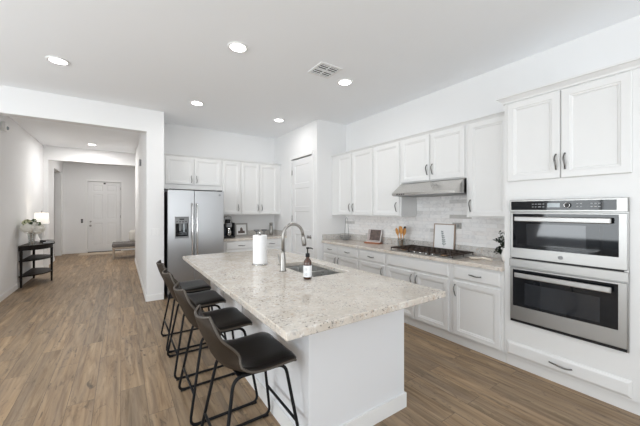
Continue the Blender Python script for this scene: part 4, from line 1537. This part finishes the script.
# ------------------------------------------------------------------ small wall devices
def plate(name, label, cat, loc, rz, w_, h_, mt, inner=None):
    r = thing(name, label, cat, loc, rz)
    MB().box(-w_ / 2, w_ / 2, -.006, -.0005, -h_ / 2, h_ / 2, .002).build('plate', mt, r)
    if inner:
        for dx in inner: MB().box(dx - .016, dx + .016, -.009, -.0062, -.033, .033, .001).build('rocker', M['trim'] if mt is M['trim'] else M['midgrey'], r)
    return r
plate('light_switch', 'white rocker light switch on the wall end left of the refrigerator', 'light switch', (.463, YE, 1.10), 0, .115, .115, M['trim'], (-.023, .023))
plate('door_keypad', 'small dark keypad on the foyer wall left of the front door', 'keypad', (-1.085, YF, 1.085), 0, .055, .13, M['darkgrey'], (0,))
r = thing('motion_sensor', 'small white motion sensor high on the left hall wall', 'sensor', (XH0, 6.80, 2.80), R(90))
MB().box(-.07, .07, -.055, -.0005, -.075, .075, .015, 3).build('housing', M['trim'], r)
MB().lathe([(.03, 0), (.028, .012), (.015, .02)], 0, 0, 18, 'y', cz=-.02).build('lens', M['display'], r)
for v in r.children[1].data.vertices: v.co.y = -.055 - v.co.y
r = thing('wall_chime', 'small grey chime box high on the right hall wall', 'chime', (XH1, 6.96, 2.41), R(-90))
MB().box(-.06, .06, -.03, -.0005, -.06, .06, .006).build('housing', M['midgrey'], r)
for k in range(3): MB().box(-.04, .04, -.0315, -.0302, -.03 + k * .025, -.02 + k * .025).build('slot', M['darkgrey'], r)
# outlets on the tile
def outlet(label, y, z):
    r = thing('wall_outlet', label, 'outlet', (XR - .0095, y, z), R(-90), 'outlets on the tile')
    MB().box(-.06, .06, -.006, -.0005, -.037, .037, .002).build('plate', M['greyframe'], r)
    for dx in (-.02, .02):
        MB().box(dx - .014, dx + .014, -.008, -.0062, -.017, .017, .001).build('socket', M['midgrey'], r)
outlet('grey outlet on the tile right of the framed print', 2.10, 1.255)

# ------------------------------------------------------------------ ceiling lights and vent
def can(label, x, y, power, z=CEIL):
    r = thing('recessed_light', label, 'ceiling light', (x, y, z - .0005), 0, 'recessed ceiling lights')
    MB().lathe([(.098, 0), (.098, -.006), (.088, -.011), (.074, -.008), (.074, 0)], 0, 0, 36, cap=False).build('trim', M['trim'], r)
    MB().lathe([(.0735, -.001), (.0735, -.0065)], 0, 0, 36).build('lens', M['lens'], r)
    l = bpy.data.lights.new('downlight', 'AREA')
    l.shape, l.size, l.energy, l.color = 'DISK', .14, power, (1, .985, .965)
    o = bpy.data.objects.new('downlight', l)
    COL.objects.link(o)
    o.location = (0, 0, -.016)
    o.parent = r
can('recessed ceiling light on the left, in front of the hall opening', -.555, 4.172, CAN_POWER)
can('recessed ceiling light nearest the camera, above the stools', .952, 2.837, CAN_POWER)
can('recessed ceiling light between the stools and the refrigerator', .942, 4.662, CAN_POWER)
can('recessed ceiling light in front of the pantry door', 2.324, 4.725, CAN_POWER)
can('recessed ceiling light beside the square ceiling vent', 2.317, 2.862, CAN_POWER)
can('recessed ceiling light in the hall beyond the opening', -.577, 9.04, HALL_POWER)
can('added ceiling light, unseen behind the header, brightening the foyer', -.55, 11.4, HALL_POWER * .7)  # extra lamp added out of view behind the header to lift the dim foyer
can('recessed ceiling light over the living room', -.9, 1.2, CAN_POWER)

r = thing('ceiling_vent', 'square white louvred vent in the ceiling', 'air vent', (1.93, 2.75, CEIL - .0005))
S = .145
m = MB()
for a, b, c, d in ((-S, S, -S, -S + .028), (-S, S, S - .028, S), (-S, -S + .028, -S + .028, S - .028), (S - .028, S, -S + .028, S - .028)):
    m.box(a, b, c, d, -.010, 0)
m.build('frame', M['trim'], r)
MB().box(-S + .028, S - .028, -S + .028, S - .028, -.003, -.0005).build('duct', M['ventdark'], r)
MB().box(-.006, .006, -S + .028, S - .028, -.012, -.0035).build('divider', M['trim'], r)
MB().box(-S + .028, S - .028, -.005, .005, -.0125, -.0122 + .008).build('crossbar', M['trim'], r)
for s in (-1, 1):
    for k in range(6):
        yy = -S + .040 + k * .038
        m = MB()
        x0_, x1_ = (.008, S - .03) if s > 0 else (-S + .03, -.008)
        bm = m.bm
        q = [(yy + .004, -.0045), (yy + .006, -.0045), (yy + .012, -.0105), (yy + .010, -.0105)]
        m.prism(q, x0_, x1_, 'x')
        m.build('louvre', M['trim'], r)

# ------------------------------------------------------------------ render hints that stay with the scene
sc.cycles.max_bounces = 14
sc.cycles.diffuse_bounces = 10
sc.cycles.glossy_bounces = 4
sc.cycles.transmission_bounces = 6
sc.cycles.transparent_max_bounces = 8
sc.cycles.sample_clamp_indirect = 6
sc.cycles.caustics_reflective = False
sc.cycles.caustics_refractive = False
